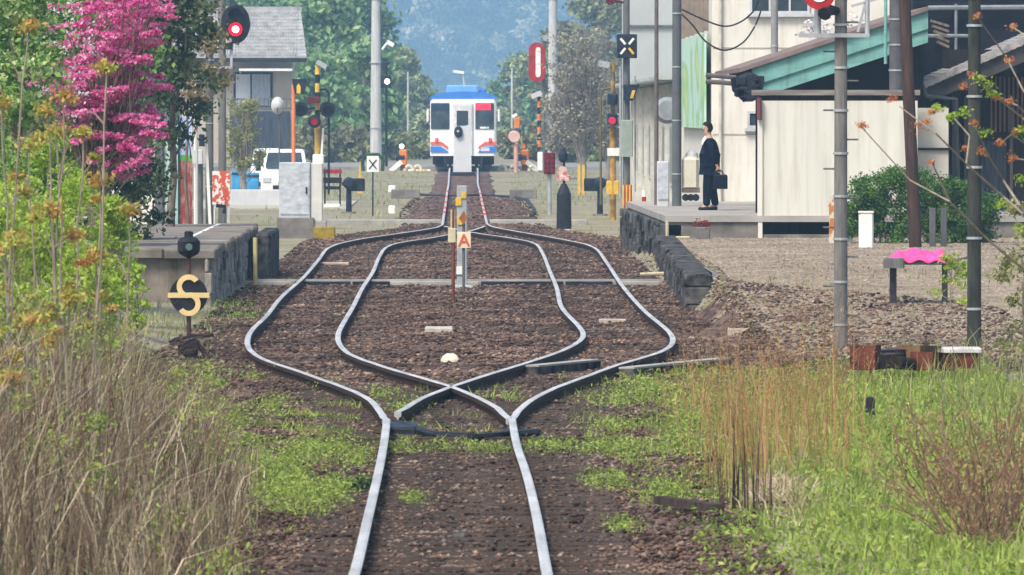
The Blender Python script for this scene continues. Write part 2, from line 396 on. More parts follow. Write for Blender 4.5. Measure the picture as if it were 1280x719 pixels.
# ------------------------------------------------------------ track
def catmull(P, step=1.0):
    P = [np.array(p, float) for p in P]; out = []
    for i in range(len(P) - 1):
        p0, p1, p2, p3 = P[max(i - 1, 0)], P[i], P[i + 1], P[min(i + 2, len(P) - 1)]
        n = max(2, int(abs(p2[1] - p1[1]) / step))
        for j in range(n):
            t = j / n; t2 = t * t; t3 = t2 * t
            out.append(.5 * ((2 * p1) + (-p0 + p2) * t + (2 * p0 - 5 * p1 + 4 * p2 - p3) * t2 + (-p0 + 3 * p1 - 3 * p2 + p3) * t3))
    out.append(P[-1]); return np.array(out)
def railpath(px):
    pts = []
    for x, y in px:
        d = GD(y); pts.append((X(x, d), d))
    # keep the distance increasing
    pts.sort(key=lambda p: p[1])
    c = catmull(pts, 1.0)
    k = np.array([1, 2, 3, 2, 1.]); k /= k.sum()
    xx = np.convolve(np.pad(c[:, 0], 2, mode='edge'), k, 'valid')
    if len(xx) == len(c): xx[0], xx[-1] = c[0, 0], c[-1, 0]; c[:, 0] = xx
    return c
PROF = [(-.0325, 0), (-.0325, -.04), (-.009, -.055), (-.009, -.12), (-.06, -.138), (-.06, -.15), (.06, -.15), (.06, -.138), (.009, -.12), (.009, -.055), (.0325, -.04), (.0325, 0), (.02, .006), (-.02, .006)]
def rail(px_or_pts, parent, raw=False):
    c = px_or_pts if raw else railpath(px_or_pts)
    n = len(c); t = np.gradient(c, axis=0); t /= np.linalg.norm(t, axis=1)[:, None]
    nr = np.stack([t[:, 1], -t[:, 0]], 1); zz = H(0, c[:, 1]) + .15; zz = np.where(c[:, 1] < 300, 0, zz)
    mb = MB(); m = len(PROF)
    for i in range(n):
        for a, b in PROF: mb.v.append((c[i, 0] + nr[i, 0] * a, c[i, 1] + nr[i, 1] * a, zz[i] + b))
    for i in range(n - 1):
        for k in range(m):
            mb.f.append((i * m + k, i * m + (k + 1) % m, (i + 1) * m + (k + 1) % m, (i + 1) * m + k)); mb.mi.append(1 if k in (11, 12, 13) else 0)
    mb.f.append(tuple(range(m))); mb.mi.append(1); mb.f.append(tuple(reversed(range((n - 1) * m, n * m)))); mb.mi.append(1)
    return mb.build("rail", [m_rust, m_rail], parent)
def sleeper_at(parent, x, y, proto=[None], wd=2.1, z=-.118, ang=0.0):
    if proto[0] is None:
        mb = MB().bev(-1.05, 1.05, -.1, .1, -.12, .02, .015)
        o = mb.build("sleeper", m_sleeper, None, (0, 0, 0)); proto[0] = o
    else:
        o = proto[0].copy(); C.objects.link(o)
    o.parent = parent; L = origin(parent); o.location = (x - L.x, y - L.y, z - L.z); o.scale = (wd / 2.1, 1, 1); o.rotation_euler.z = ang
    return o

LO = [(333, 395), (352, 371), (379, 347), (398, 325), (412, 309), (444, 300), (484, 294), (519, 289), (545, 284.5), (553, 281)]
LO_near = [(482, 524), (478, 518), (459, 496), (417, 480), (370, 463), (328, 449), (311, 436), (309, 425), (315, 412)]
LI = [(637, 524), (623, 510), (591, 494), (565, 483), (511, 468), (464, 454), (434, 441), (424, 430), (422, 419), (429, 404), (442, 382), (453, 360), (466, 340), (474, 321), (483, 309), (501, 303), (536, 298), (560, 293.5), (590, 288), (606, 283)]
RI = [(497, 515), (527, 498), (562, 484), (615, 467), (660, 453), (702, 439), (724, 427), (730, 418), (722, 406), (702, 384), (696, 360), (687, 338), (678, 316), (668, 304), (641, 298), (606, 293), (580, 288.5), (556, 283)]
RO = [(640, 524), (646, 515), (663, 500), (694, 485), (737, 469), (772, 456), (825, 441), (841, 430), (840, 419), (829, 408), (803, 386), (777, 356), (759, 329), (742, 309), (707, 300), (650, 290), (618, 284), (609, 280)]
NL = [(428, 760), (443, 719), (459, 651), (475, 581), (482, 540), (483, 524)]
NR = [(693, 760), (684, 719), (671, 646), (658, 592), (646, 557), (640, 524)]
FL = [(553, 281), (555, 268), (557, 255), (559, 240), (561, 229)]
FR = [(609, 280), (606, 268), (603, 255), (600, 240), (597, 229)]
trk = thing("railway_track", "single rusty railway track running towards the viewer in front of the points", "railway track", (0, 60, -.15), "railway tracks")
rail(NL, trk); rail(NR, trk)
for i in range(46):
    sleeper_at(trk, random.uniform(-.04, .04), 43.5 + i * .62, ang=random.uniform(-.02, .02))
for i in range(24):   # long timbers under the points
    y = 72.2 + i * .66; sleeper_at(trk, 0, y, wd=2.1 + i * .055)
t2 = thing("railway_track", "passing loop track bulging to the left between the two sets of points", "railway track", (-2, 140, -.15), "railway tracks")
rail(LO_near + LO, t2); rail(LI, t2)
t3 = thing("railway_track", "passing loop track bulging to the right towards the rubble platform end", "railway track", (2, 140, -.15), "railway tracks")
rail(RO, t3); rail(RI, t3)
def centre(P, Q, y):
    return (np.interp(y, P[:, 1], P[:, 0]) + np.interp(y, Q[:, 1], Q[:, 0])) / 2
pLO, pLI, pRI, pRO = railpath(LO_near + LO), railpath(LI), railpath(RI), railpath(RO)
for i in range(95):
    y = 88.5 + i * 1.12
    if y > 194: break
    sleeper_at(t2, centre(pLO, pLI, y), y, z=-.128); sleeper_at(t3, centre(pRI, pRO, y), y, z=-.128)
t4 = thing("railway_track", "far single track with bright rails leading up to the train", "railway track", (0, 300, -.15), "railway tracks")
def farpath(px):
    c = railpath(px); x0 = c[-1, 0]; e = []
    sgn = -1 if x0 < 0 else 1
    for y in np.arange(c[-1, 1] + 3, 560, 3.): e.append((-.08 + sgn * .565 + (x0 - (-.08 + sgn * .565)) * math.exp(-(y - c[-1, 1]) / 12), y))
    return np.concatenate([c, np.array(e)])
rail(farpath(FL), t4, True); rail(farpath(FR), t4, True)
for i in range(90):
    y = 206 + i * 2.0; sleeper_at(t4, -.08, y, z=float(H(0, y)) + .0)

m_fish = mat("fishplate", (.09, .055, .04), .8, .2, .3, 9)
for (P_, y_) in ((railpath(NL), 58.4), (railpath(NR), 58.1), (railpath(NL), 70.2), (railpath(NR), 70.0)):
    xr_ = float(np.interp(y_, P_[:, 1], P_[:, 0]))
    for s_ in (-1, 1): MB().bev(xr_ + s_ * .028 - .012, xr_ + s_ * .028 + .012, y_ - .28, y_ + .28, -.11, -.045, .006).build("fishplate", m_fish, trk)
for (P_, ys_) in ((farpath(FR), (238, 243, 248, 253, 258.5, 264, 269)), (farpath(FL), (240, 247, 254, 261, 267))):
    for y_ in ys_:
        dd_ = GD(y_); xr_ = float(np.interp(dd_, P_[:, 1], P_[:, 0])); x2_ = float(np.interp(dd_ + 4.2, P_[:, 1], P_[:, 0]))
        MB().obox((xr_, dd_, .011), (x2_, dd_ + 4.2, .011), .075, .008).build("red_glint_strip", mat("painted red glint", (.62, .10, .06), .6, 0, .3, 2), t4)  # red lamp glints on the rail heads, laid on as coloured strips
# ballast sheet and stones
def bal_half(y):
    l = -1.35 + .3 * sstep(270, 300, y) - 1.95 * sstep(70, 92, y) * (1 - sstep(190, 215, y)) - .25 * sstep(215, 230, y)
    r = 1.75 - .7 * sstep(270, 300, y) + 1.62 * sstep(66, 92, y) * (1 - sstep(190, 215, y)) + 3.3 * sstep(82, 96, y) * (1 - sstep(112, 122.5, y))
    return l, r
m_bal = bpy.data.materials.new("brown ballast"); m_bal.use_nodes = True
def _bal():
    n = m_bal.node_tree.nodes; l = m_bal.node_tree.links; b = n["Principled BSDF"]; b.inputs["Roughness"].default_value = .95; b.inputs["Specular IOR Level"].default_value = .1
    g = n.new("ShaderNodeNewGeometry"); vo = n.new("ShaderNodeTexVoronoi"); vo.inputs["Scale"].default_value = 16
    no = n.new("ShaderNodeTexNoise"); no.inputs["Scale"].default_value = .8; no.inputs["Detail"].default_value = 5
    l.new(g.outputs["Position"], vo.inputs["Vector"]); l.new(g.outputs["Position"], no.inputs["Vector"])
    sp = n.new("ShaderNodeSeparateColor"); l.new(vo.outputs["Color"], sp.inputs[0])
    cr = n.new("ShaderNodeValToRGB"); el = cr.color_ramp.elements; el.new(.5)
    for i, (p, c) in enumerate([(.1, (.07, .04, .035)), (.55, (.16, .10, .078)), (.95, (.31, .23, .18))]): el[i].position = p; el[i].color = (*c, 1)
    l.new(sp.outputs[0], cr.inputs[0])
    c2 = n.new("ShaderNodeValToRGB"); c2.color_ramp.elements[0].position = .35; c2.color_ramp.elements[1].position = .68
    c2.color_ramp.elements[0].color = (.5, .48, .5, 1); c2.color_ramp.elements[1].color = (1.1, 1.05, 1, 1); l.new(no.outputs[0], c2.inputs[0])
    mx = n.new("ShaderNodeMix"); mx.data_type = 'RGBA'; mx.blend_type = 'MULTIPLY'; mx.inputs[0].default_value = 1
    l.new(cr.outputs[0], mx.inputs[6]); l.new(c2.outputs[0], mx.inputs[7]); l.new(mx.outputs[2], b.inputs["Base Color"])
    bp = n.new("ShaderNodeBump"); bp.inputs["Strength"].default_value = .8; bp.inputs["Distance"].default_value = .04
    l.new(vo.outputs["Distance"], bp.inputs["Height"]); l.new(bp.outputs[0], b.inputs["Normal"])
_bal()
ysb = np.arange(36, 350, 1.2); nb = 25; vv = []
for y in ysb:
    l, r = bal_half(y)
    for j in range(nb):
        u = j / (nb - 1); x = l + (r - l) * u + rng.normal() * .05
        vv.append((x, y, Hf(x, y) + (.03 if 0 < j < nb - 1 else -.25) + rng.normal() * .008))
i_ = (np.arange(len(ysb) - 1)[:, None] * nb + np.arange(nb - 1)[None]).ravel()
struct(np_mesh("track_ballast", np.array(vv), np.stack([i_, i_ + 1, i_ + nb + 1, i_ + nb], 1), m_bal, smooth=True))

OCT = np.array([[1, 0, 0], [-1, 0, 0], [0, 1, 0], [0, -1, 0], [0, 0, 1], [0, 0, -1]], float)
OF = np.array([[0, 2, 4], [2, 1, 4], [1, 3, 4], [3, 0, 4], [2, 0, 5], [1, 2, 5], [3, 1, 5], [0, 3, 5]])
def stones(pts, size):
    n = len(pts); v = OCT[None] * rng.uniform(.55, 1.25, (n, 6, 1)) + rng.normal(size=(n, 6, 3)) * .16
    v[..., 2] *= .5
    a = rng.uniform(0, 6.28, n); c, s = np.cos(a)[:, None], np.sin(a)[:, None]
    x = v[..., 0] * c - v[..., 1] * s; y = v[..., 0] * s + v[..., 1] * c; v = np.stack([x, y, v[..., 2]], -1)
    v = v * np.broadcast_to(size, (n,))[:, None, None] + pts[:, None, :]
    f = (np.arange(n)[:, None, None] * 6 + OF[None]).reshape(-1, 3)
    return v.reshape(-1, 3), f
m_st = leafmat("ballast stones", [(.018, .012, .010), (.10, .058, .042), (.20, .128, .092), (.37, .27, .20)], 0.0, .95, nscale=1.3, nmix=.55, stain=.55)
sp_ = []; ss_ = []
for y0, y1, dens, sz in ((44, 62, 520, (.012, .029)), (62, 90, 320, (.013, .032)), (90, 130, 150, (.015, .038)), (130, 215, 70, (.018, .048)), (215, 285, 10, (.03, .06))):
    l, r = bal_half((y0 + y1) / 2); n = int((y1 - y0) * (r - l + .6) * dens)
    y = rng.uniform(y0, y1, n); ll = np.array([bal_half(q) for q in y]); x = ll[:, 0] - .2 + (ll[:, 1] - ll[:, 0] + .4) * rng.random(n)
    sp_.append(np.stack([x, y, H(x, y) + .03 + rng.normal(size=n) * .012], 1)); ss_.append(rng.uniform(*sz, n) * rng.choice([.6, 1, 1.3], n))
v, f = stones(np.concatenate(sp_), np.concatenate(ss_))
tag(np_mesh("ballast_stones", v, f, m_st), "reddish brown ballast stones covering the trackbed", "ballast", kind="stuff")
# fallen dark sprigs / moss clods lying on the trackbed
# pale gravel yard on the right
m_yard = mat("pale gravel yard", (.25, .20, .145), .95, 0, .3, 2.2, bump=.3)
struct(sheet("gravel_yard", np.arange(3.65, 14, .35), np.arange(96, 178, 1.2), H, m_yard, .034))
n = 42000; y = rng.uniform(110, 160, n); x = rng.uniform(3.45, 10.5, n)
x = np.concatenate([x, rng.uniform(4.2, 9.5, 16000)]); y = np.concatenate([y, rng.uniform(95, 111, 16000)]); n = len(x)
v, f = stones(np.stack([x, y, H(x, y) + .03], 1), rng.uniform(.012, .04, n))
m_st2 = leafmat("yard stones", [(.12, .09, .065), (.25, .20, .145), (.38, .32, .24)], 0.0, .95, nscale=.5, nmix=.4)
tag(np_mesh("yard_gravel", v, f, m_st2), "pale grey brown loose gravel on the station yard", "gravel", kind="stuff")

# far crossing road
mb = MB(); mb.box(-60, 60, 366, 394, Hf(0, 388) - .1, Hf(0, 388) + .13); struct(mb.build("road", m_asph))
mb = MB(); mb.box(-14, -3.4, 255, 276, -.2, -.11); struct(mb.build("pavement", mat("pale concrete paving", (.40, .37, .30), .9)))

# ------------------------------------------------------------ vegetation builders
def curved(p0, p1, sag=.08, n=6, j=.02):
    p0, p1 = Vector(p0), Vector(p1); L = (p1 - p0).length; o = Vector((random.uniform(-1, 1), random.uniform(-1, 1), random.uniform(-.4, 1))) * sag * L
    return [p0.lerp(p1, t) + o * math.sin(math.pi * t) + Vector((random.uniform(-j, j), random.uniform(-j, j), random.uniform(-j, j))) * L for t in [i / n for i in range(n + 1)]]
def tree(name, label, x, y, h, w, lm, nleaf, ls, group=None, trunk=.12, base=.25, bm=None, nclump=40, spread=.42, cat="tree", dep=None, limbs=9, z0=None, flat=.7, aspect=.6, lean=0.0):
    z = Hf(x, y) if z0 is None else z0; t = thing(name, label, cat, (x, y, z), group)
    tb = MB(); dep = dep or w; top = Vector((x + lean * w, y, z + h * .78))
    tb.tube(curved((x, y, z - .1), top, .03, 7, .008), trunk, 8, trunk * .25)
    cen = []; rad = []
    for i in range(nclump):
        a = random.uniform(0, 6.283); u = random.random() ** .45; hh = random.uniform(base, .98)
        s = math.sin(math.pi * min(1, max(.12, (hh - base) / (1 - base) * .8 + .17))) ** .6
        c = Vector((x + lean * w * hh + math.cos(a) * u * w / 2 * s, y + math.sin(a) * u * dep / 2 * s, z + h * hh)); cen.append(c); rad.append(w * random.uniform(.10, .19))
    for i in range(limbs):
        c = cen[i]; q = min(.7, max(.12, (c.z - z) / h * .65)); st = Vector((x, y, z)).lerp(top, q / .78)
        tb.tube(curved(st, c, .08, 5, .02), trunk * .35, 5, trunk * .08)
    tb.build("trunk", bm or m_bark, t, smooth=True)
    p = clumps([tuple(c) for c in cen], rad, nleaf, .55, flat); v, f = leaves(p, rng.uniform(ls * .6, ls * 1.3, nleaf), aspect)
    np_mesh("crown", v, f, lm, t); return t

# ---- trees far behind the train
def ftree(px, d, topy, wpx, lm, label, n=5200, ls=.22, base=.12, grp="trees beyond the level crossing"):
    x = X(px, d); z = Hf(x, d); h = Z(topy, d) - z
    return tree("distant_tree", label, x, d, h, wpx * d / F, lm, n, ls, grp, .16, base, nclump=46)
LG = "broadleaf tree in the hazy green wood left of the train"
RG = "pale tree in the hazy wood right of the train"
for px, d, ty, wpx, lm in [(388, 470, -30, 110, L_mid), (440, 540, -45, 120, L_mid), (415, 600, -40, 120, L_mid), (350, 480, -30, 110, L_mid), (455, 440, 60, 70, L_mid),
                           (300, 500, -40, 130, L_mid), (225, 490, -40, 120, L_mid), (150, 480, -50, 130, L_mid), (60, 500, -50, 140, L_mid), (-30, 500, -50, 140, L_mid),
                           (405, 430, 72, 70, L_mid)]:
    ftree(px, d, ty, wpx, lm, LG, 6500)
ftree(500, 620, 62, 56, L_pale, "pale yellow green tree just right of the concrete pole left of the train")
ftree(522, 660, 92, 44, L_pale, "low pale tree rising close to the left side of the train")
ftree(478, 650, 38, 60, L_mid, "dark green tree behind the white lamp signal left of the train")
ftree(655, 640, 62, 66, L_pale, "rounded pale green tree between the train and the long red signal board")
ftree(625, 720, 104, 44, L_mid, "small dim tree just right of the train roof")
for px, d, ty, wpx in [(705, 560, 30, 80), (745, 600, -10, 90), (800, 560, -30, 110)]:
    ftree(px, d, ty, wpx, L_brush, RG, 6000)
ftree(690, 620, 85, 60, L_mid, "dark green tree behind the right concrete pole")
# brush under them
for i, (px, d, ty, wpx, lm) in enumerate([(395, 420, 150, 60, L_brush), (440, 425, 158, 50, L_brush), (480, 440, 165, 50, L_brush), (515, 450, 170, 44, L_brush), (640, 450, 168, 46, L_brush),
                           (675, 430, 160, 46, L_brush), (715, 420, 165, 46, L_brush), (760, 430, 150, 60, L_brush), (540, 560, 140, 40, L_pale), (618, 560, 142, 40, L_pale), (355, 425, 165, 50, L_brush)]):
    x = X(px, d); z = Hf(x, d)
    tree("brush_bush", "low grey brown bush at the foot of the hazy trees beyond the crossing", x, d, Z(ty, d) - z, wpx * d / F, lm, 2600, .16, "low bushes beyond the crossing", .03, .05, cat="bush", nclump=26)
# sparse twiggy tree right
def twigtree(px, d, topy, wpx, label, lm=L_twig, n=5200, ntw=170, name="bare_tree", ls=.07, z0=None):
    x = X(px, d); z = Hf(x, d) if z0 is None else z0; h = Z(topy, d) - z; wd = wpx * d / F
    t = thing(name, label, "tree", (x, d, z)); tb = MB()
    tb.tube(curved((x, d, z - .1), (x, d, z + h * .5), .03), .13, 8, .06); ends = []
    for i in range(ntw):
        q = random.uniform(.15, .5); a = random.uniform(0, 6.28); u = random.random() ** .6; hh = random.uniform(.35, 1)
        s = math.sin(math.pi * min(1, .25 + .68 * (hh - .3))) ** .7
        e = (x + math.cos(a) * u * wd / 2 * s, d + math.sin(a) * u * wd / 2 * s, z + h * hh); ends.append(e)
        tb.tube(curved((x, d, z + h * q), e, .1, 5, .03), .022, 4, .006)
    tb.build("trunk", mat("grey twigs", (.24, .21, .185), .9), t)
    v, f = leaves(clumps(ends, [wd * .1] * len(ends), n, .7), rng.uniform(ls * .5, ls * 1.2, n), .5); np_mesh("crown", v, f, lm, t)
twigtree(728, 318, 42, 84, "twiggy grey brown tree with hardly any leaves right of the red signal board", n=6000)
twigtree(700, 340, 120, 50, "small twiggy tree in the shade below the large grey brown one", n=4000)
twigtree(303, 268, 128, 52, "thin olive shrub tree in front of the tile roofed house", L_sedge, 2600, 70, ls=.06)
twigtree(760, 330, 90, 50, "twiggy tree behind the right hand crossing signal", n=4500)

# ------------------------------------------------------------ buildings, left
d = 400; gz = Hf(-9, 400)
hs = thing("house", "two storey brown house with grey tiled roof and curtained window", "house", (X(310, d), d, gz))
x0, x1 = X(225, d), X(366, d)
MB().box(x0, x1, d, d + 6, gz - .3, Z(66, d)).build("wall", mat("brown plaster", (.46, .40, .31), .9, 0, .1, 1), hs)
# roof with tile courses
rf = MB(); ex0, ex1 = X(215, d), X(384, d); zr, ze = Z(12, d), Z(72, d); N = 14
for i in range(N):
    a, b = i / N, (i + 1) / N; ya, yb = d - 1.2 + 4.2 * a, d - 1.2 + 4.2 * b; za, zb = ze + (zr - ze) * a, ze + (zr - ze) * b
    sh = .35 * a; sh2 = .35 * b
    rf.add([(ex0, ya, za + .06), (ex1 - sh, ya, za + .06), (ex1 - sh2, yb, zb + .02), (ex0, yb, zb + .02), (ex0, ya, za - .08), (ex1 - sh, ya, za - .08), (ex1 - sh2, yb, zb - .1), (ex0, yb, zb - .1)],
           [(0, 1, 2, 3), (4, 7, 6, 5), (0, 4, 5, 1), (1, 5, 6, 2), (2, 6, 7, 3), (3, 7, 4, 0)])
for i in range(46):
    xx = ex0 + (ex1 - .4 - ex0) * i / 46; rf.obox((xx, d - 1.2, ze + .09), (xx, d + 3.0, zr + .07), .05, .05)
rf.box(ex0, ex1 - .3, d + 2.8, d + 3.3, zr - .05, zr + .16)
rf.build("roof", m_tile, hs)
MB().box(ex0, ex1, d - 1.24, d - 1.2, ze - .22, ze - .03).build("eaves_board", m_dwood, hs)
wn = MB().box(X(292, d), X(341, d), d - .08, d, Z(135, d), Z(90, d)).build("window", m_dwood, hs)
MB().box(X(295, d), X(313, d), d - .12, d - .08, Z(132, d), Z(93, d)).build("curtained_pane", mat("net curtain", (.52, .54, .56), .8, 0, .12, 3, stretch=(6, 1, 1)), wn)
MB().box(X(315, d), X(338, d), d - .12, d - .08, Z(132, d), Z(93, d)).build("curtained_pane", mat("net curtain grey", (.36, .38, .42), .8, 0, .2, 3, stretch=(6, 1, 1)), wn)
MB().box(X(300, d), X(366, d), d - 1.3, d - .1, Z(89, d), Z(86, d)).build("balcony_canopy", m_white, hs)
bl = MB().box(X(290, d), X(366, d), d - 1, d - .95, Z(138, d), Z(134, d))
for i in range(14): xx = X(291 + i * 5.6, d); bl.box(xx, xx + .05, d - 1, d - .96, Z(134, d), Z(124, d))
bl.box(X(290, d), X(366, d), d - 1.01, d - .94, Z(125, d), Z(123, d)); bl.build("balcony_rail", m_poled, hs)
MB().box(X(288, d), X(362, d), d - 1.1, d, Z(196, d), Z(139, d)).build("porch", m_dwoodb, hs)
d = 262; dd = MB(); xx, zz = X(347, d), Z(132, d)
sat = thing("satellite_dish", "pale oval satellite dish beside the orange pole", "satellite dish", (xx, d, zz - .3))
dd.rev_y(xx, zz, [(d, .26), (d + .02, .25), (d + .06, .16), (d + .08, .03)], 20, .75, 1); dd.build("dish", m_graylt, sat, smooth=True)
MB().tube([(xx, d + .08, zz), (xx + .05, d + .2, zz - .1), (xx + .05, d + .2, Hf(xx, d))], .025).build("mast", m_poled, sat)
MB().tube([(xx, d, zz - .22), (xx, d - .25, zz - .05)], .012).build("feed_arm", m_poled, sat)

# white walled shed far left with the painted boards
d = 214
b = thing("white_building", "low white walled building behind the pink blossom tree", "building", (X(165, d), d + .5, Hf(-8, d)))
MB().box(X(90, d), X(196, d), d + .5, d + 5, -.2, Z(150, d)).build("wall", m_cream, b)
MB().prism([(X(80, d), Z(152, d)), (X(204, d), Z(152, d)), (X(196, d), Z(138, d)), (X(90, d), Z(132, d))], d, d + 5.4).build("roof", m_tile, b)
MB().box(X(168, d), X(186, d), d + .45, d + .5, Z(214, d), Z(192, d)).build("blue_poster", mat("blue poster", (.12, .25, .6), .6, 0, .1, 3, col2=(.7, .72, .8), thr=(.45, .5)), b)
d = 207
cb = thing("painted_hoarding", "tall hoarding with pale teal board and blue, green and red mural board", "hoarding", (X(224, d), d, Hf(-6.6, d)))
MB().box(X(208, d), X(223, d), d, d + .08, -.15, Z(155, d)).build("teal_board", mat("pale teal board", (.36, .58, .52), .7, 0, .12, 3, stretch=(2, 1, .6)), cb)
MB().box(X(224, d), X(240.5, d), d + .02, d + .08, Z(146, d) - .9, Z(146, d)).build("sky_panel", mat("sky blue panel", (.28, .42, .68), .7, 0, .1, 3, col2=(.5, .6, .75)), cb)
MB().box(X(224, d), X(240.5, d), d + .02, d + .08, Z(201, d), Z(146, d) - .9).build("green_panel", mat("grass green panel", (.10, .42, .06), .7, 0, .25, 4), cb)
MB().box(X(224, d), X(240.5, d), d + .02, d + .08, -.15, Z(201, d)).build("red_panel", mat("worn red panel", (.33, .05, .04), .7, 0, .3, 5, col2=(.5, .32, .26), thr=(.45, .7), stretch=(4, 1, .7)), cb)
MB().box(X(222.6, d), X(224.4, d), d - .03, d + .1, -.15, Z(144, d)).build("frame", m_navy, cb)
cp = MB(); d = 205
cp.add([(X(220, d), d, Z(114, d)), (X(243, d), d - .5, Z(116, d)), (X(266, d), d, Z(126, d)), (X(240, d), d + 1, Z(128, d)), (X(240, d), d, Z(131, d))], [(0, 1, 4), (1, 2, 4), (0, 3, 2, 1), (0, 4, 3), (2, 3, 4)])
aw = thing("canopy", "pinkish grey sloping canopy above the painted hoarding", "canopy", (X(243, d), d, Hf(X(243, d), d)))
cp.build("cover", mat("faded canopy", (.50, .43, .41), .8, 0, .1, 3), aw)
MB().cyl((X(246, d), d + .1, -.15), (X(246, d), d + .1, Z(128, d)), .03).build("post", m_polec, aw)

# ------------------------------------------------------------ left platform
pf = thing("platform", "weathered left platform end with concrete top and rubble side wall", "platform", (-5, 125, -.15))
ya, yb = 125.5, 153.5
MB().bev(-10.5, -3.68, ya + .12, yb, -.2, .60, .02).build("wall", mat("platform end wall", (.19, .165, .14), .9, 0, .45, 1.6, bump=.5, streak=.35), pf)
tp = MB(); tp.bev(-10.5, -3.70, ya + .1, yb, .60, .715, .03); q = ya
while q < yb:
    L = random.uniform(.7, 1.5); o = random.uniform(-.04, .04); tp.bev(-4.3, -3.58 + o, q, min(q + L - .02, yb), .59 + random.uniform(-.02, .01), .722 + random.uniform(-.01, .012), .025); q += L
q = -10.4
while q < -4.4:
    L = random.uniform(.6, 1.3); tp.bev(q, min(q + L - .02, -4.31), ya - random.uniform(.0, .05), ya + .5, .59, .722 + random.uniform(-.008, .008), .025); q += L
tp.build("top_slab", mat("platform top", (.19, .17, .145), .95, 0, .4, 1.3, bump=.5), pf)
sw = MB(); q = ya
while q < yb:
    L = random.uniform(.35, .9); z = -.2
    while z < .58:
        hh = min(random.uniform(.18, .34), .6 - z); o = random.uniform(-.035, .03)
        sw.bev(-3.72, -3.63 + o, q, q + L - .03, z, z + hh - .02, .02); z += hh
    q += L
sw.build("rubble_wall", mat("mixed wall stones", (.085, .078, .072), .95, 0, .3, 1.6, bump=.6, col2=(.42, .38, .33), thr=(.38, .62)), pf)
MB().box(-4.32, -4.25, ya + 6, yb - .3, .72, .726).build("white_line", m_white, pf)
MB().bev(-3.5, -3.24, 146, 153, -.2, .66, .04).build("end_block", m_stone, pf)
solo("yellow_post", MB().cyl((X(319, 141), 141, -.15), (X(319, 141), 141, Z(297, 141)), .035), mat("faded yellow pipe", (.50, .43, .20), .7), "thin faded yellow post at the end of the left platform", "post", (X(319, 141), 141, -.15))

# ------------------------------------------------------------ right platform and yard walls
rp = thing("platform", "right platform of dark stained concrete on which the man stands", "platform", (6, 160, .2))
pr = MB(); pr.prism([(3.55, -.2), (10, -.2), (10, .72), (3.55, .72)], 156, 180); pr.build("wall", m_concd, rp)
sl = MB(); sl.add([(3.53, 155.95, .72), (10, 155.95, .72), (10, 181, .72), (3.3, 181, .72), (3.53, 155.95, .83), (10, 155.95, .83), (10, 181, .83), (3.3, 181, .83)],
       [(0, 3, 2, 1), (4, 5, 6, 7), (0, 1, 5, 4), (1, 2, 6, 5), (2, 3, 7, 6), (3, 0, 4, 7)]); sl.build("top_slab", mat("right platform top", (.33, .31, .28), .9, 0, .2, 1), rp)
st = MB(); q = 156.0
while q < 180:
    L = random.uniform(.5, 1.1); z = -.2
    while z < .7:
        hh = min(random.uniform(.22, .4), .72 - z); xx = 3.55 - .25 * (q - 156) / 24; st.bev(xx - .12 + random.uniform(-.04, .03), xx + .3, q, q + L - .03, z, z + hh - .02, .03); z += hh
    q += L
st.build("side_wall", m_stone, rp)
lw = thing("retaining_wall", "low black rubble retaining wall nearest the right loop rail", "wall", (3.2, 130, -.15))
st = MB(); q = 124.0
while q < 155.8:
    L = random.uniform(.4, .9); z = -.25; tz = .40 + .1 * (q - 124) / 32; xx = 3.20 + .25 * (q - 124) / 32
    while z < tz - .03:
        hh = min(random.uniform(.16, .3), tz - z); st.bev(xx - .08 + random.uniform(-.05, .04), xx + .28, q, q + L - .02, z, z + hh - .015, .03); z += hh
    q += L
st.build("rubble", m_stone, lw)
e = MB()
e.add([(3.48, 124.2, -.25), (3.95, 124.4, -.1), (3.8, 124.4, .30), (3.48, 124.2, .40), (3.48, 130, .4), (3.9, 130, .30)], [(0, 1, 2, 3), (3, 2, 5, 4)])
for i in range(26):
    a = random.uniform(3.46, 3.9); zc = random.uniform(-.15, .30); r = random.uniform(.05, .1); e.bev(a - r, a + r, 124.1 + random.uniform(-.1, .1), 124.6, zc - r, zc + r, .025)
e.build("end_face", mat("grey mortar rubble", (.23, .22, .20), .95, 0, .4, 3, bump=.5), lw)
pp_ = MB().tube([at(834, 276, 155.3), at(834, 340, 155.3)], .03).tube([at(834, 297, 155), at(862, 297, 155)], .025).tube([at(800, 343, 143), at(830, 342, 143)], .03)
solo("conduit_pipe", pp_, mat("pale yellow pipe", (.48, .44, .28), .7), "thin pale yellow pipe running down the corner of the right platform", "pipe", at(834, 340, 155))

# ------------------------------------------------------------ station building right
d0 = 181.0; base = .8
sb = thing("station_building", "tall cream station building behind the man with dark window band", "building", (8, d0, base))
XW = X(890, d0)
MB().box(XW, 16, d0, d0 + 24, .2, 9).build("wall", m_cream, sb)
def window(x0, x1, y, z0, z1, par, mullions=1, fm=None, gm=None):
    fr = MB(); t = .05
    fr.box(x0, x1, y - .06, y - .002, z1 - t, z1).box(x0, x1, y - .06, y - .002, z0, z0 + t).box(x0, x0 + t, y - .06, y - .002, z0 + t, z1 - t).box(x1 - t, x1, y - .06, y - .002, z0 + t, z1 - t)
    for i in range(mullions): xm = x0 + (x1 - x0) * (i + 1) / (mullions + 1); fr.box(xm - .02, xm + .02, y - .055, y - .002, z0 + t, z1 - t)
    o = fr.build("window", fm or m_graylt, par)
    MB().box(x0 + t, x1 - t, y - .03, y - .003, z0 + t, z1 - t).build("pane", gm or m_glass, o)
    MB().box(x0 - .05, x1 + .05, y - .12, y - .002, z0 - .07, z0).build("sill", m_graylt, o)
window(X(937, d0), X(1012, d0), d0, Z(17, d0), Z(-14, d0), sb, 2)
window(X(934, d0), X(951, d0), d0, Z(160, d0), Z(139, d0), sb, 0)
ln = MB()
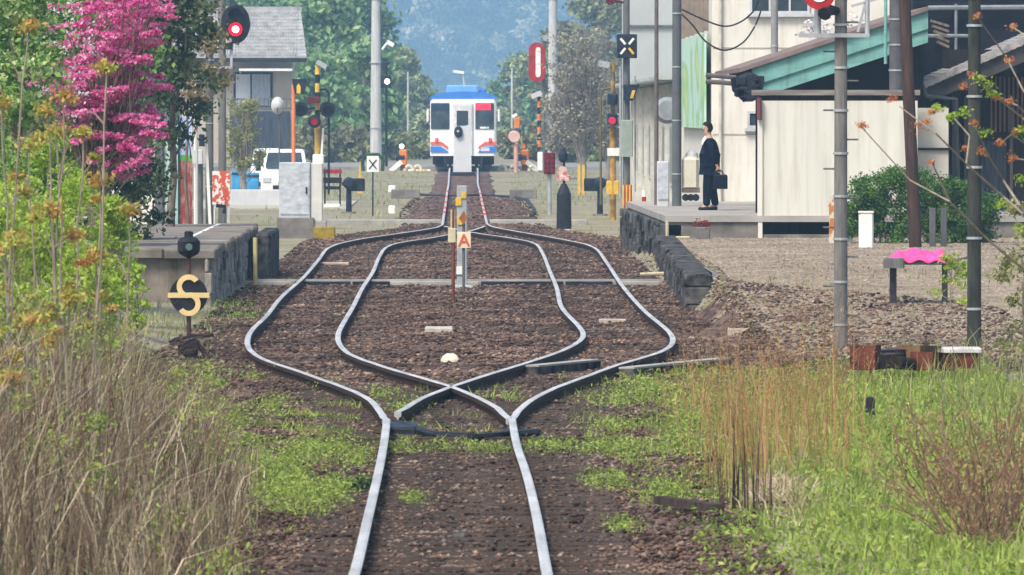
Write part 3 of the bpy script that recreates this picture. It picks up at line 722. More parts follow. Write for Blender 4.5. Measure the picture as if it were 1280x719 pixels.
for zz in (Z(60, d0), Z(168, d0)): ln.box(XW + .02, 9.5, d0 - .012, d0 + .01, zz - .012, zz + .012)
ln.build("panel_joint", mat("joint", (.42, .38, .30)), sb)
dp = MB().cyl((XW + .17, d0 - .06, .8), (XW + .17, d0 - .06, 9), .035); dp.build("downpipe", mat("weathered drainpipe", (.52, .48, .40), .8), sb)
# side wall facing the track: pilasters and mural
m_pil = mat("brown pilasters", (.22, .18, .15), .8)
for yy in (183.5, 187, 191, 195, 199, 203): MB().box(XW - .10, XW - .001, yy, yy + .35, Z(42, 190), 9).build("pilaster", m_pil, sb)
m_mur = bpy.data.materials.new("landscape mural"); m_mur.use_nodes = True
def _mural():
    n = m_mur.node_tree.nodes; l = m_mur.node_tree.links; b = n["Principled BSDF"]; b.inputs["Roughness"].default_value = .8
    tc = n.new("ShaderNodeTexCoord"); mp = n.new("ShaderNodeMapping"); mp.inputs["Scale"].default_value = (1, .09, .2); l.new(tc.outputs["Object"], mp.inputs[0])
    no = n.new("ShaderNodeTexNoise"); no.inputs["Scale"].default_value = 1.7; no.inputs["Detail"].default_value = 2; no.inputs["Distortion"].default_value = 1.0; l.new(mp.outputs[0], no.inputs["Vector"])
    cr = n.new("ShaderNodeValToRGB"); el = cr.color_ramp.elements
    for i in range(4): el.new(.5)
    for i, (p, c) in enumerate([(.30, (.55, .66, .60)), (.42, (.34, .62, .55)), (.50, (.50, .66, .55)), (.55, (.26, .50, .24)), (.62, (.52, .60, .24)), (.72, (.68, .70, .55))]): el[i].position = p; el[i].color = (*c, 1)
    l.new(no.outputs[0], cr.inputs[0]); l.new(cr.outputs[0], b.inputs["Base Color"])
_mural()
MB().box(XW - .14, XW - .101, 181.6, 204, Z(160, 190), Z(46, 190)).build("mural_board", m_mur, sb)
# lower wing along the track
wg = thing("station_wing", "low cream station wing with ribbed wall and corrugated roof behind the poles", "building", (6, 206, .2))
xw = X(872, 206) - .5
xw = 4.95
MB().box(xw, 12, 205.2, 262, -.1, 3.35).build("wall", m_cream, wg)
rr = MB()
for i in range(30): y = 204.6 + i * 1.95; rr.box(xw - .55, 12.3, y, y + 1.1, 3.42, 3.50).box(xw - .5, 12.3, y + 1.1, y + 1.95, 3.38, 3.44)
rr.build("roof", mat("corrugated grey roof", (.38, .40, .40), .6, 0, .2, 2), wg)
m_rib = mat("grey ribs", (.50, .49, .44), .8)
for i in range(14): y = 207 + i * 4; MB().box(xw - .09, xw - .001, y, y + .22, -.05, 3.35).build("rib", m_rib, wg)
for i in range(6):
    y = 208 + i * 8.4
    o = MB().box(xw - .05, xw - .002, y + .4, y + 3.2, .9, 2.4).build("window", m_graylt, wg)
    MB().box(xw - .06, xw - .051, y + .6, y + 3.0, 1.0, 2.3).build("pane", mat("dull pane", (.22, .23, .22), .3), o)
gb = thing("grey_building", "plain pale grey block rising behind the station wing", "building", (6.5, 266, 0))
MB().box(4.9, 14, 264, 276, -.2, Z(-30, 264)).build("wall", mat("pale grey cladding", (.42, .44, .42), .8, 0, .08, .8), gb)
MB().box(4.88, 14, 263.9, 264, Z(34, 264), Z(31.5, 264)).build("flashing", m_poled, gb)
# cables drooping in front of the wall
def cable(pts, lab, d, r=.018):
    P = [at(x, y, d) for x, y in pts]
    out = []
    for i in range(len(P) - 1):
        p0, p1, p2, p3 = [np.array(P[k]) for k in (max(i - 1, 0), i, i + 1, min(i + 2, len(P) - 1))]
        for j in range(6):
            t = j / 6; out.append(.5 * ((2 * p1) + (-p0 + p2) * t + (2 * p0 - 5 * p1 + 4 * p2 - p3) * t * t + (-p0 + 3 * p1 - 3 * p2 + p3) * t ** 3))
    out.append(np.array(P[-1])); return solo("cable", MB().tube(out, r, 5), m_black, lab, "cable", P[0], "cables on the station wall")
cable([(852, 12), (880, 25), (905, 33), (925, 28), (942, 14), (950, -3)], "upper cable sagging across the cream station wall", 179.5)
cable([(852, 18), (866, 32), (882, 52), (905, 63), (928, 54), (943, 34), (951, 14)], "lower longer cable sagging across the cream station wall", 179)

# ------------------------------------------------------------ teal roofed shed
ds = 156.0; gs = Hf(6, ds)
sh = thing("shed", "cream panelled shed with sloping teal fascia roof on the right", "shed", (X(1045, ds), ds, gs))
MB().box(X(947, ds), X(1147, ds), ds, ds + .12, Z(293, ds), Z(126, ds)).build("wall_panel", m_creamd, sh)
MB().box(X(955, ds), X(1187, ds), ds + .1, ds + .5, gs - .2, Z(292, ds)).build("plinth", m_concd, sh)
MB().box(X(947.5, ds), X(953, ds), ds - .04, ds + .1, gs - .2, Z(126, ds)).build("corner_post", m_cream, sh)
MB().box(X(1147, ds), X(1188, ds), ds + .6, ds + .75, gs - .1, Z(135, ds)).build("wall_panel", mat("darker cream panel", (.50, .48, .41), .85, 0, .1, 1.2), sh)  # set-back panel, a duller cream than the front one
MB().box(X(1147, ds), X(1188, ds), ds + .54, ds + .6, Z(188, ds), Z(185, ds)).build("rail_bar", m_dwood, sh)
bm = MB().box(X(946, ds), X(1150, ds), ds + .02, ds + .35, Z(126, ds), Z(119.5, ds)); bm.build("beam", m_dwood, sh)
MB().box(X(940, ds), X(1150, ds), ds - .05, ds + .3, Z(119.2, ds), Z(112.5, ds)).build("lintel", mat("greyish lintel", (.20, .18, .16), .8, 0, .3, 3, stretch=(.4, 1, 3)), sh)
df = 159.0
def slope(px, y0, k=.327): return y0 - (px - 940) * k
def board(a, b, pa, pb, ya, yb, m, nm):
    MB().prism([(X(pa, df), Z(slope(pa, b), df)), (X(pb, df), Z(slope(pb, b), df)), (X(pb, df), Z(slope(pb, a), df)), (X(pa, df), Z(slope(pa, a), df))], ya, yb).build(nm, m, sh)
board(86, 108, 940, 1160, df, df + .06, m_teal, "fascia_board")
board(107, 125, 940, 1160, df + .05, df + .11, m_teal, "fascia_board")
board(80, 85.5, 925, 1160, df - .08, df + 16, mat("brown roofing", (.20, .15, .135), .8, 0, .2, 2), "roof")
board(86, 96, 944, 1158, df + .2, df + 16, m_dwood, "rafter")
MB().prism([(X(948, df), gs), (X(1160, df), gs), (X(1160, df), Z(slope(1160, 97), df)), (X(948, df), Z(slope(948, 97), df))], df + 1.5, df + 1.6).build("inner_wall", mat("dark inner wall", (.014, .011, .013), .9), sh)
# roof edge battens at its upper end
bt = MB()
for i in range(5): bt.obox(at(1163 + i * 2, 26 + i * 6.5, df - .2), at(1186, 33 + i * 6.5, df - .2), .25, .045)
bt.build("eave_batten", m_bark, sh)
# gutter bundle and pipes at the low end
gt = MB(); gt.rev_y(X(936, df), Z(109, df), [(df - .5, .22), (df - .3, .27), (df + .4, .27), (df + 1, .2)], 14, .9, 1.0)
for i in range(7): a = random.uniform(920, 948); b_ = random.uniform(96, 124); gt.bev(X(a, df) - .09, X(a, df) + .09, df - .55, df - .3, Z(b_, df) - .07, Z(b_, df) + .07, .02)
gt.tube([at(946, 118, df - .4), at(930, 125, df - .4), at(918, 112, df - .4), at(916, 97, df - .4)], .05)
gt.build("gutter_end", m_black, sh)
MB().tube([at(882, 94, df - .3), at(900, 95, df - .3), at(920, 97, df - .3)], .045).tube([at(882, 102, df - .3), at(902, 103, df - .3), at(922, 105, df - .3)], .045).build("overflow_pipe", mat("grey brown pipe", (.12, .105, .10), .7), sh)
MB().tube([at(949, 122, ds - .1), at(949.5, 150, ds - .1)], .05).build("downpipe", mat("maroon pipe", (.13, .045, .05), .7), sh)
# rusty edged board and white board beside it
bd = thing("notice_board", "white board with rusty orange edge post behind the banded pole", "board", (X(1050, 150), 150, Hf(6.4, 150)))
MB().box(X(1046, 150), X(1066, 150), 150, 150.05, Z(306, 150), Z(248, 150)).build("panel", m_white, bd)
MB().box(X(1036.5, 150), X(1043.5, 150), 149.95, 150.05, Hf(6.4, 150) - .1, Z(247, 150)).build("edge_post", mat("rust flaked post", (.62, .56, .44), .8, 0, .1, 5, col2=(.50, .19, .05), thr=(.48, .54)), bd)

# dark timber house
dh = 165.0; gh = Hf(9, dh)
dk = thing("timber_house", "dark timber house with grey tiled lean-to roof at the right edge", "house", (10, dh, gh))
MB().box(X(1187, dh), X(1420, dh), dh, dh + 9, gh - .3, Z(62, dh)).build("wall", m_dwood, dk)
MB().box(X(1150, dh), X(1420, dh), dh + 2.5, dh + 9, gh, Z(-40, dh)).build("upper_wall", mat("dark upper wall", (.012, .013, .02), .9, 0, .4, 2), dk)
k2 = .44
def hsl(px, y0): return y0 - (px - 1148) * k2
rf = MB(); N = 30
for i in range(N):
    a = 1147 + (1400 - 1147) * i / N; b_ = 1147 + (1400 - 1147) * (i + 1) / N; ybump = .05
    rf.add([(X(a, dh), dh - 1.2, Z(hsl(a, 103), dh)), (X(b_, dh), dh - 1.2, Z(hsl(b_, 104), dh)), (X(b_, dh), dh + 3, Z(hsl(b_, 102), dh)), (X(a, dh), dh + 3, Z(hsl(a, 101), dh)),
            (X(a, dh), dh - 1.2, Z(hsl(a, 112), dh)), (X(b_, dh), dh - 1.2, Z(hsl(b_, 113), dh)), (X(b_, dh), dh + 3, Z(hsl(b_, 112), dh)), (X(a, dh), dh + 3, Z(hsl(a, 112), dh))],
           [(0, 1, 2, 3), (0, 4, 5, 1), (4, 7, 6, 5), (1, 5, 6, 2), (3, 2, 6, 7), (0, 3, 7, 4)])
rf.build("roof", mat("pale grey tile edge", (.30, .285, .27), .8, 0, .35, 7), dk)
pv_ = MB(); pv_.prism([(X(1160, dh), Z(hsl(1160, 132), dh)), (X(1400, dh), Z(hsl(1400, 136), dh)), (X(1400, dh), Z(hsl(1400, 113), dh)), (X(1150, dh), Z(hsl(1150, 113), dh))], dh - 1.1, dh - 1.0)
pv_.build("barge_board", mat("dark barge board", (.07, .062, .058), .85, 0, .3, 3), dk)
sl = MB()
for i in range(16): xx = X(1238 + i * 5.5, dh); sl.box(xx, xx + .035, dh - .06, dh - .002, Z(165, dh), Z(96, dh))
sl.build("lattice", mat("brown lattice", (.17, .095, .06), .8), dk)
for a in (1190, 1205, 1262): MB().box(X(a, dh), X(a + 4, dh), dh - .1, dh - .003, gh, Z(120, dh)).build("timber_post", mat("weathered post", (.10, .085, .075), .9), dk)
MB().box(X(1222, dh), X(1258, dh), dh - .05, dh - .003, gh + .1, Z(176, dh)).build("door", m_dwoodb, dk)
MB().tube([at(1153, 107, dh - 1.3), at(1158, 120, dh - 1.3), at(1195, 124, dh - 1.0), at(1198, 240, dh - .3)], .045).build("drain_pipe", mat("grey drain", (.12, .12, .12)), dk)
MB().tube([at(1195, 5, dh + 2.3), at(1195, 75, dh + 2.3)], .03).tube([at(1160, 10, dh + 2.3), at(1290, 9, dh + 2.3)], .05).tube([at(1160, 45, dh + 2.3), at(1215, 45, dh + 2.3)], .04).build("wall_pipe", mat("grey wall pipes", (.20, .22, .23)), dk)

# white cherry blossom behind shed roof
tree("cherry_tree", "white cherry blossom tree showing above the shed roof", X(1045, 176), 176, 4.4, 1.7, L_white, 2600, .045, trunk=.08, base=.45, nclump=30, cat="tree", z0=.3)

# ------------------------------------------------------------ poles
def pole(name, label, px, d, topy, basez, r, m, topr=None, bands=0, bandcols=None, tilt=0, basepx=None, rungs=0, grp="poles"):
    x0 = X(basepx if basepx else px, d); x1 = X(px, d) + tilt; zt = Z(topy, d)
    t = thing(name, label, "pole", (x0, d, basez), grp)
    MB().cyl((x0, d, basez - .1), (x1, d, zt), r, topr or r * .85, 14).build("shaft", m, t, smooth=False)
    for i in range(bands):
        q = (i + .6) / (bands + .3); c = Vector((x0, d, basez)).lerp(Vector((x1, d, zt)), q); rr = r * 1.05
        MB().cyl(c - Vector((0, 0, .014)), c + Vector((0, 0, .014)), rr + .004, rr + .004, 14).build("band", m_steel if bandcols is None else bandcols, t)
    for i in range(rungs):
        q = (i + 1.2) / (rungs + 1.6); c = Vector((x0, d, basez)).lerp(Vector((x1, d, zt)), q); s = -1 if i % 2 else 1
        MB().cyl(c, c + Vector((s * (r + .12), 0, 0)), .012, .012, 6).build("step_bolt", m_poled, t)
    return t
pA = pole("utility_pole", "slender grey pole with pale bands and step bolts in front of the cream shed", 1051, 101, -60, Hf(4.3, 101), .082, mat("grey banded pole", (.155, .15, .14), .85, 0, .3, 3, stretch=(4, 4, .6)), .07, 9, None, rungs=12)
MB().box(X(998, 101), X(1086, 101), 100.85, 100.93, Z(47, 101), Z(42, 101)).build("bracket_bar", m_steel, pA)
MB().cyl(at(1084, 45, 100.9), at(1084, -30, 100.9), .028).cyl(at(1022, 45, 100.9), at(1022, -30, 100.9), .04).build("bracket_post", m_steel, pA)
MB().tube([at(1046, 14, 100.9), at(1036, 12, 100.8), at(1030, 18, 100.7)], .05, 8, .08).build("lamp_head", m_black, pA)
MB().obox(at(1072, 40, 100.9), at(1082, 4, 100.9), .03, .03).obox(at(1064, 8, 100.9), at(1100, -2, 100.9), .03, .03).build("brace", m_steel, pA)
rs = thing("round_sign", "round red sign cut off by the top edge above the shed roof", "sign", at(1024, -10, 100.7))
MB().rev_y(X(1024, 100.7), Z(-8, 100.7), [(100.70, .185), (100.72, .185)], 28).build("plate", m_redp, rs)
MB().rev_y(X(1024, 100.7), Z(-8, 100.7), [(100.69, .10), (100.699, .10)], 28).build("centre_disc", m_white, rs)
pole("utility_pole", "brown leaning wooden pole between the shed wall and the dark house", 1130, 145, -10, Hf(7.4, 145), .105, m_poleb, .10, 0, basepx=1145)
pc = pole("utility_pole", "thick grey banded pole rising behind the shed panel across the teal fascia", 1120, 157.6, -30, gs, .125, mat("banded grey pole", (.10, .095, .10), .85, 0, .25, 3), .12, 10)
MB().tube([at(1112, 125, 156.9), at(1122, 119, 156.9), at(1130, 128, 156.9)], .05).build("yellow_insulator", m_yel, pc)
MB().cyl(at(1107, 80, 157.6), at(1107, -20, 157.6), .03).build("side_tube", m_teal, pc)
pole("utility_pole", "dark greenish pole nearest the right edge, its foot in the weeds", 1218, 100, -30, Hf(5.8, 100), .083, mat("dark mossy pole", (.042, .046, .038), .9, 0, .45, 3, stretch=(3, 3, .7)), .07, 5)
pole("utility_pole", "grey pole on the platform left of the man", 846, 172, -30, .83, .095, mat("platform pole grey", (.10, .11, .115), .8, 0, .15, 3), .09, 4)
pole("drain_pole", "thin dark pole on the platform left of the grey pole", 820.5, 174, -20, .83, .045, mat("thin brown pole", (.13, .115, .105), .8, 0, .3, 3), .04, 0)
pole("utility_pole", "short grey pole rising behind the low end of the shed roof", 968, 172, -30, .83, .075, mat("mid grey pole", (.25, .25, .25), .8, 0, .15, 3), .07, 2)
pole("concrete_pole", "tall pale concrete pole left of the train", 470, 385, -60, Hf(-4, 385), .27, m_polec, .17, 3)
pole("concrete_pole", "tall pale concrete pole right of the red signal board", 691, 380, -60, Hf(4, 380), .24, m_polec, .16, 3)
pole("utility_pole", "dark grey pole close behind the red signal mast on the left", 262, 221, 20, -.15, .105, m_poled, .095, 3)
pole("utility_pole", "stout grey post beside the pale teal board", 200, 206, 118, -.1, .12, m_poled, .11, 1)
pole("thin_pole", "distant thin pole left of the train near the pale tree", 435 + 75, 520, 90, .3, .07, m_polec, .05, 0, grp="distant poles")
pole("thin_pole", "distant thin pole right of the train", 640, 520, 85, .3, .08, m_polec, .06, 0, grp="distant poles")
sl_ = thing("street_lamp", "distant pale street lamp above the train roof", "lamp", (X(581, 620), 620, .25))
MB().tube([(X(581, 620), 620, .25), at(581, 110, 620), at(578, 90, 620)], .1, 7, .06).build("mast", m_graylt, sl_)
MB().obox(at(566, 89, 620), at(580, 91, 620), .3, .2).build("lamp_head", m_white, sl_)

# left cluster small things
d = 213
s1 = thing("white_stake", "leaning thin white stake beside the red and white plate", "stake", (X(263, d), d, -.15))
MB().obox((X(263, d), d, -.2), (X(258, d), d, Z(180, d)), .07, .07).build("stake", m_white, s1)
s2 = thing("equipment_box", "small grey box on a thin white pole left of the signal mast", "equipment box", (X(246, d), d, -.15))
MB().cyl((X(244, d), d + .1, -.15), (X(244, d), d + .1, Z(105, d)), .032).build("pole", m_white, s2)
MB().bev(X(241, d), X(254, d), d - .2, d + .05, Z(205, d), Z(187, d), .02).build("box", m_graylt, s2)
MB().bev(X(249, d), X(256, d), d - .2, d, Z(183, d), Z(168, d), .02).build("lower_housing", m_navy, s2)
MB().cyl((X(249, d), d + .1, -.15), (X(249, d), d + .1, Z(205, d)), .10, .09).build("stump_post", m_poled, s2)

# red signal mast
d = 217; x = X(278, d)
sg = thing("signal_mast", "grey signal mast whose oval black head shows a glowing red light", "railway signal", (x, d, -.15))
MB().cyl((x, d, -.2), (x, d, Z(-30, d)), .105, .085, 14).build("mast", mat("mast grey", (.15, .15, .135), .8, 0, .2, 3, stretch=(3, 3, .5)), sg)
hx, hz_ = X(295, d), Z(30, d)
hd = MB().rev_y(hx, hz_, [(d - .30, .34), (d - .28, .36), (d - .22, .36)], 28, 1, 1.36).build("head", m_black, sg)
MB().bev(hx - .2, hx + .2, d - .22, d - .02, hz_ - .36, hz_ + .36, .03).build("housing", m_black, hd)
lx, lz = X(295, d), Z(37, d)
MB().rev_y(lx, lz, [(d - .335, .155), (d - .303, .165)], 24).build("red_lens", m_redlamp, hd)
MB().rev_y(lx, lz, [(d - .345, .085), (d - .337, .085)], 20).build("lamp_core", m_redcore, hd)
def visor(x, z, y, r, m, par, L=.22):
    vs = []; fs = []; n = 14
    for k in range(n + 1):
        a = R(-25 + 230 * k / n)
        for (yy, rr) in ((y, r), (y - L, r * .98), (y - L, r * 1.06), (y, r * 1.08)): vs.append((x + rr * math.cos(a), yy, z + rr * math.sin(a)))
    for k in range(n):
        for j in range(4): fs.append((4 * k + j, 4 * k + (j + 1) % 4, 4 * (k + 1) + (j + 1) % 4, 4 * (k + 1) + j))
    return MB().add(vs, fs).build("visor", m, par)
visor(lx, lz, d - .30, .17, m_black, hd); visor(hx, Z(19, d), d - .30, .17, m_black, hd)
MB().rev_y(hx, Z(19, d), [(d - .315, .14), (d - .303, .14)], 20).build("dark_lens", m_navy, hd)
MB().bev(X(279, d), X(291, d), d - .25, d + .02, Z(62, d), Z(54, d), .02).tube([at(286, 58, d), at(292, 50, d)], .05).build("bracket", m_black, sg)
MB().box(X(260, d), X(288, d), d - .15, d - .1, Z(86, d), Z(83, d)).box(X(288, d), X(291, d), d - .15, d - .1, Z(86, d), Z(60, d)).build("platform_bar", m_steel, sg)
d = 214
pt = thing("warning_plate", "white plate blotched with red on two white legs at the mast foot", "sign", (X(276, d), d, -.15))
MB().box(X(265.5, d), X(287.5, d), d, d + .02, Z(256, d), Z(214, d)).build("plate", mat("red blotched plate", (.62, .10, .04), .6, 0, .2, 5.5, col2=(.80, .77, .72), thr=(.50, .53)), pt)
MB().box(X(283.5, d), X(287, d), d + .03, d + .07, -.2, Z(214, d)).box(X(267, d), X(268.5, d), d + .03, d + .07, -.2, Z(214, d)).build("leg", m_white, pt)
MB().tube([at(270, 257, d), at(281, 258, d), at(280, 267, d)], .05).build("bracket", m_black, pt)

# low white wall, blue bins, van
d = 262
solo("low_wall", MB().bev(X(288, d), X(350, d), d, d + .25, -.2, Z(237, d), .02), m_graylt, "low white wall between the warning plate and the silver cabinet", "wall", (X(318, d), d, -.15))
d = 276
for i, (a, b_, t_, lab) in enumerate([(290, 303, 213, "taller blue crate left of the white van"), (304, 324, 216, "wide blue crate with dark top next to the white van")]):
    o = solo("blue_crate", MB().bev(X(a, d), X(b_ - .5, d), d, d + .6, -.12, Z(t_, d), .03), mat("blue plastic", (.05, .26, .48), .5, 0, .25, 4), lab, "crate", (X(a, d), d, -.12), "blue crates by the van")
    rim = MB().box(X(a - .4, d), X(b_, d), d - .03, d + .63, Z(t_ + 5, d), Z(t_ + 3, d)); 
    rim.build("rim", m_navy, o)
def car(label, px0, px1, topy, d, name="parked_van"):
    x0, x1 = X(px0, d), X(px1, d); g = Hf(x0, d); xc = (x0 + x1) / 2; W = (x1 - x0) / 2; ht = Z(topy, d) - g
    t = thing(name, label, "van", (xc, d, g)); mw = m_white
    # silhouette rings along y (front towards us): (y, halfwidth bottom, halfwidth top, z bottom, z top)
    rings = [(0, .82, .78, .30, .62), (.12, .95, .9, .22, .78), (.75, 1, .95, .2, .92), (.95, 1, .93, .2, 1.0), (1.55, 1, .84, .2, ht - .06), (1.9, 1, .80, .2, ht), (3.9, 1, .80, .2, ht), (4.1, .98, .8, .22, ht - .1)]
    vs = []; fs = []
    for (yy, wb, wt, zb, zt) in rings:
        zb2 = zb; belt = min(zt, 1.0)
        vs += [(xc - W * wb, d + yy, g + zb2), (xc - W * wb, d + yy, g + belt - .12), (xc - W * (wb * .5 + wt * .5), d + yy, g + (belt if zt <= 1.0 else 1.0)), (xc - W * wt, d + yy, g + zt - .04), (xc - W * wt * .85, d + yy, g + zt),
               (xc + W * wt * .85, d + yy, g + zt), (xc + W * wt, d + yy, g + zt - .04), (xc + W * (wb * .5 + wt * .5), d + yy, g + (belt if zt <= 1.0 else 1.0)), (xc + W * wb, d + yy, g + belt - .12), (xc + W * wb, d + yy, g + zb2)]
    n = 10
    for i in range(len(rings) - 1):
        for k in range(n): fs.append((i * n + k, (i + 1) * n + k, (i + 1) * n + (k + 1) % n, i * n + (k + 1) % n))
    fs += [tuple(range(n)), tuple(reversed(range((len(rings) - 1) * n, len(rings) * n)))]
    MB().add(vs, fs).build("body", mw, t)
    ws = MB(); ws.add([(xc - W * .80, d + .93, g + 1.03), (xc + W * .80, d + .93, g + 1.03), (xc + W * .70, d + 1.5, g + ht - .12), (xc - W * .70, d + 1.5, g + ht - .12)], [(0, 1, 2, 3)])
    for v_ in range(4): p = ws.v[v_]; ws.v[v_] = (p[0], p[1] - .03, p[2] + .02)
    ws.build("windscreen", m_glass, t)
    for s in (-1, 1):
        MB().bev(xc + s * W * .70 - .13, xc + s * W * .70 + .13, d - .02, d + .12, g + .60, g + .76, .02).build("headlight", m_graylt, t)
        o = MB()
        o.cyl((xc + s * W * .78, d + .75, g + .3), (xc + s * W * .99, d + .75, g + .3), .3, .3, 18); w_ = o.build("wheel", m_black, t)
        MB().cyl((xc + s * W * .99, d + .75, g + .3), (xc + s * W * 1.005, d + .75, g + .3), .17, .17, 14).build("rim", m_steel, w_)
        o = MB().cyl((xc + s * W * .78, d + 3.3, g + .3), (xc + s * W * .99, d + 3.3, g + .3), .3, .3, 18); o.build("wheel", m_black, t)
        MB().bev(xc + s * W * 1.1 - .08, xc + s * W * 1.1 + .08, d + .95, d + 1.1, g + .95, g + 1.15, .03).build("mirror", m_black, t)
    MB().box(xc - W * .45, xc + W * .45, d - .035, d - .001, g + .36, g + .5).build("grille", m_black, t)
    MB().box(xc - .17, xc + .17, d + .02 - .06, d - .036, g + .50, g + .6).build("number_plate", m_yel, t)
car("white van parked facing us behind the low wall, half hidden by the cabinet", 325, 384, 187, 278)
car("white van parked behind the nearer van, only its roof corner showing", 312, 352, 186, 292)

# silver cabinet
d = 196
cbt = thing("relay_cabinet", "silver grey trackside cabinet on a dark concrete base", "cabinet", (X(370, d), d, -.15))
MB().bev(X(346, d), X(393, d), d - .05, d + .55, -.2, Z(272, d), .02).build("base", m_concd, cbt)
bo = MB().bev(X(349, d), X(388, d), d, d + .5, Z(272, d), Z(203, d), .015).build("body", m_silver, cbt)
MB().box(X(351, d), X(386, d), d - .02, d - .002, Z(268, d), Z(207, d)).build("door", m_silver, bo)
MB().box(X(382, d), X(384, d), d - .05, d - .021, Z(242, d), Z(234, d)).build("handle", m_black, bo)
MB().bev(X(388.3, d), X(403, d), d + .05, d + .5, Z(276, d), Z(204, d), .015).build("side_unit", mat("off white unit", (.56, .56, .52), .7, 0, .08, 3), cbt)
MB().bev(X(390, d), X(408, d), d + .0, d + .6, -.2, Z(276.5, d), .02).build("side_plinth", m_conc, cbt)
solo("yellow_block", MB().bev(X(392, 193), X(419, 193), 193, 193.3, -.2, Z(283.5, 193), .02), mat("dirty yellow", (.28, .20, .03), .8, 0, .3, 6), "low dirty yellow kerb block at the foot of the silver cabinet", "block", (X(405, 193), 193, -.15))

# crossing signals
def stripes(x, y, z0, z1, r, par, n=8, mats=None):
    mats = mats or (m_yel, m_black)
    for i in range(n):
        a = z0 + (z1 - z0) * i / n; b_ = z0 + (z1 - z0) * (i + 1) / n
        MB().cyl((x, y, a), (x, y, b_), r, r, 12).build("pole_band", mats[i % 2], par)
def roundlamp(px, py, d, rpx, par, lens, side=0.0, visorm=m_black):
    x, z = X(px, d), Z(py, d); r = rpx * d / F
    o = MB().rev_y(x, z, [(d - .12, r), (d - .1, r * 1.03), (d - .05, r * .98), (d + .05, r * .5)], 22).build("lamp", visorm, par)
    MB().rev_y(x, z, [(d - .14, r * .52), (d - .122, r * .55)], 18).build("lens", lens, o)
    visor(x, z, d - .12, r * .6, visorm, o, .18)
    return o
d = 262; g = Hf(-4.4, d); x = X(397, d)
ca = thing("crossing_signal", "left crossing signal with black round lamps on a yellow and black pole", "crossing signal", (x, d, g), "level crossing signals")
stripes(x, d, Z(160, d), Z(82, d), .075, ca, 7); MB().cyl((x, d, g), (x, d, Z(160, d)), .09).build("pole", mat("mustard pole", (.42, .27, .05), .7, 0, .3, 5), ca)
roundlamp(376, 137, d - .2, 9, ca, m_navy); roundlamp(409.5, 137, d - .2, 9.5, ca, m_navy); roundlamp(393, 152, d - .3, 8, ca, m_reddim)
o = MB().bev(X(385, d), X(401, d), d - .3, d - .05, Z(129, d), Z(121, d), .03).build("upper_lamp", m_reddk, ca)
MB().tube([at(376, 137, d), at(397, 135, d), at(409, 137, d)], .03).build("cross_arm", m_black, ca)
MB().tube([at(397, 112, d), at(407, 111.5, d), at(411, 116, d), at(411, 135, d), at(411, 243, d)], .035).build("side_pipe", m_black, ca)
MB().bev(X(391, d), X(405, d), d - .25, d + .1, Z(205, d), Z(193, d), .03).build("junction_box", m_white, ca)
MB().obox(at(404, 160, d - .1), at(398, 255, d - .1), .06, .06).build("brace", m_white, ca)
MB().obox(at(396, 77, d - .1), at(408, 84, d - .1), .14, .14).build("top_horn", m_steel, ca)
d = 259; x = X(367, d)
op = thing("orange_pole", "slender orange pole carrying a dark arrow box left of the crossing lamps", "pole", (x, d, -.15))
MB().cyl((x, d, -.15), (x, d, Z(106, d)), .06, .055).build("pole", mat("orange red pole", (.66, .20, .08), .6, 0, .12, 3), op)
bx = MB().add([(X(365, d), d - .2, Z(99, d)), (X(384, d), d - .2, Z(99, d)), (X(381, d), d - .2, Z(118, d)), (X(369, d), d - .2, Z(118, d)), (X(365, d), d + .05, Z(99, d)), (X(384, d), d + .05, Z(99, d)), (X(381, d), d + .05, Z(118, d)), (X(369, d), d + .05, Z(118, d))],
     [(0, 3, 2, 1), (4, 5, 6, 7), (0, 1, 5, 4), (1, 2, 6, 5), (2, 3, 7, 6), (3, 0, 4, 7)]).build("arrow_box", m_black, op)
MB().prism([(X(371, d), Z(117, d)), (X(376, d), Z(117, d)), (X(376, d), Z(108, d)), (X(373.5, d), Z(104, d)), (X(371, d), Z(108, d))], d - .225, d - .202).build("yellow_arrow", m_yel, bx)

d = 229; g = -.15; x = X(766, d)
cb2 = thing("crossing_signal", "right crossing signal with mustard pole, white plate and small red lamp", "crossing signal", (x, d, g), "level crossing signals")
stripes(x, d, Z(160, d), Z(78, d), .06, cb2, 7, (mat("old mustard", (.33, .21, .06), .7, 0, .3, 5), m_bark)); MB().cyl((x, d, g), (x, d, Z(160, d)), .085).build("pole", mat("rusty mustard pole", (.33, .20, .06), .75, 0, .45, 3, thr=(.4, .6)), cb2)
for (py, ln_) in ((123, m_navy), (148, m_reddim)):
    o = MB().bev(X(759, d), X(772, d), d - .3, d + .0, Z(py + 8, d), Z(py - 6, d), .04).build("lamp", m_navy, cb2)
    MB().rev_y(X(765, d), Z(py + 3, d), [(d - .33, .09), (d - .302, .1)], 16).build("lens", ln_, o)
MB().tube([at(766, 110, d), at(756, 111, d), at(751, 116, d), at(751, 200, d), at(751, 256, d)], .03).build("side_pipe", mat("dark yellow pipe", (.13, .11, .05), .7), cb2)
MB().box(X(759, d), X(776, d), d - .12, d - .1, Z(195, d), Z(185, d)).build("white_plate", m_white, cb2)
MB().obox(at(748, 79, d - .1), at(762, 82, d - .1), .12, .16).build("horn", m_steel, cb2)
MB().bev(X(758, d), X(774, d), d - .08, d + .1, Z(243, d), Z(226, d), .02).build("lower_band", m_yel, cb2)

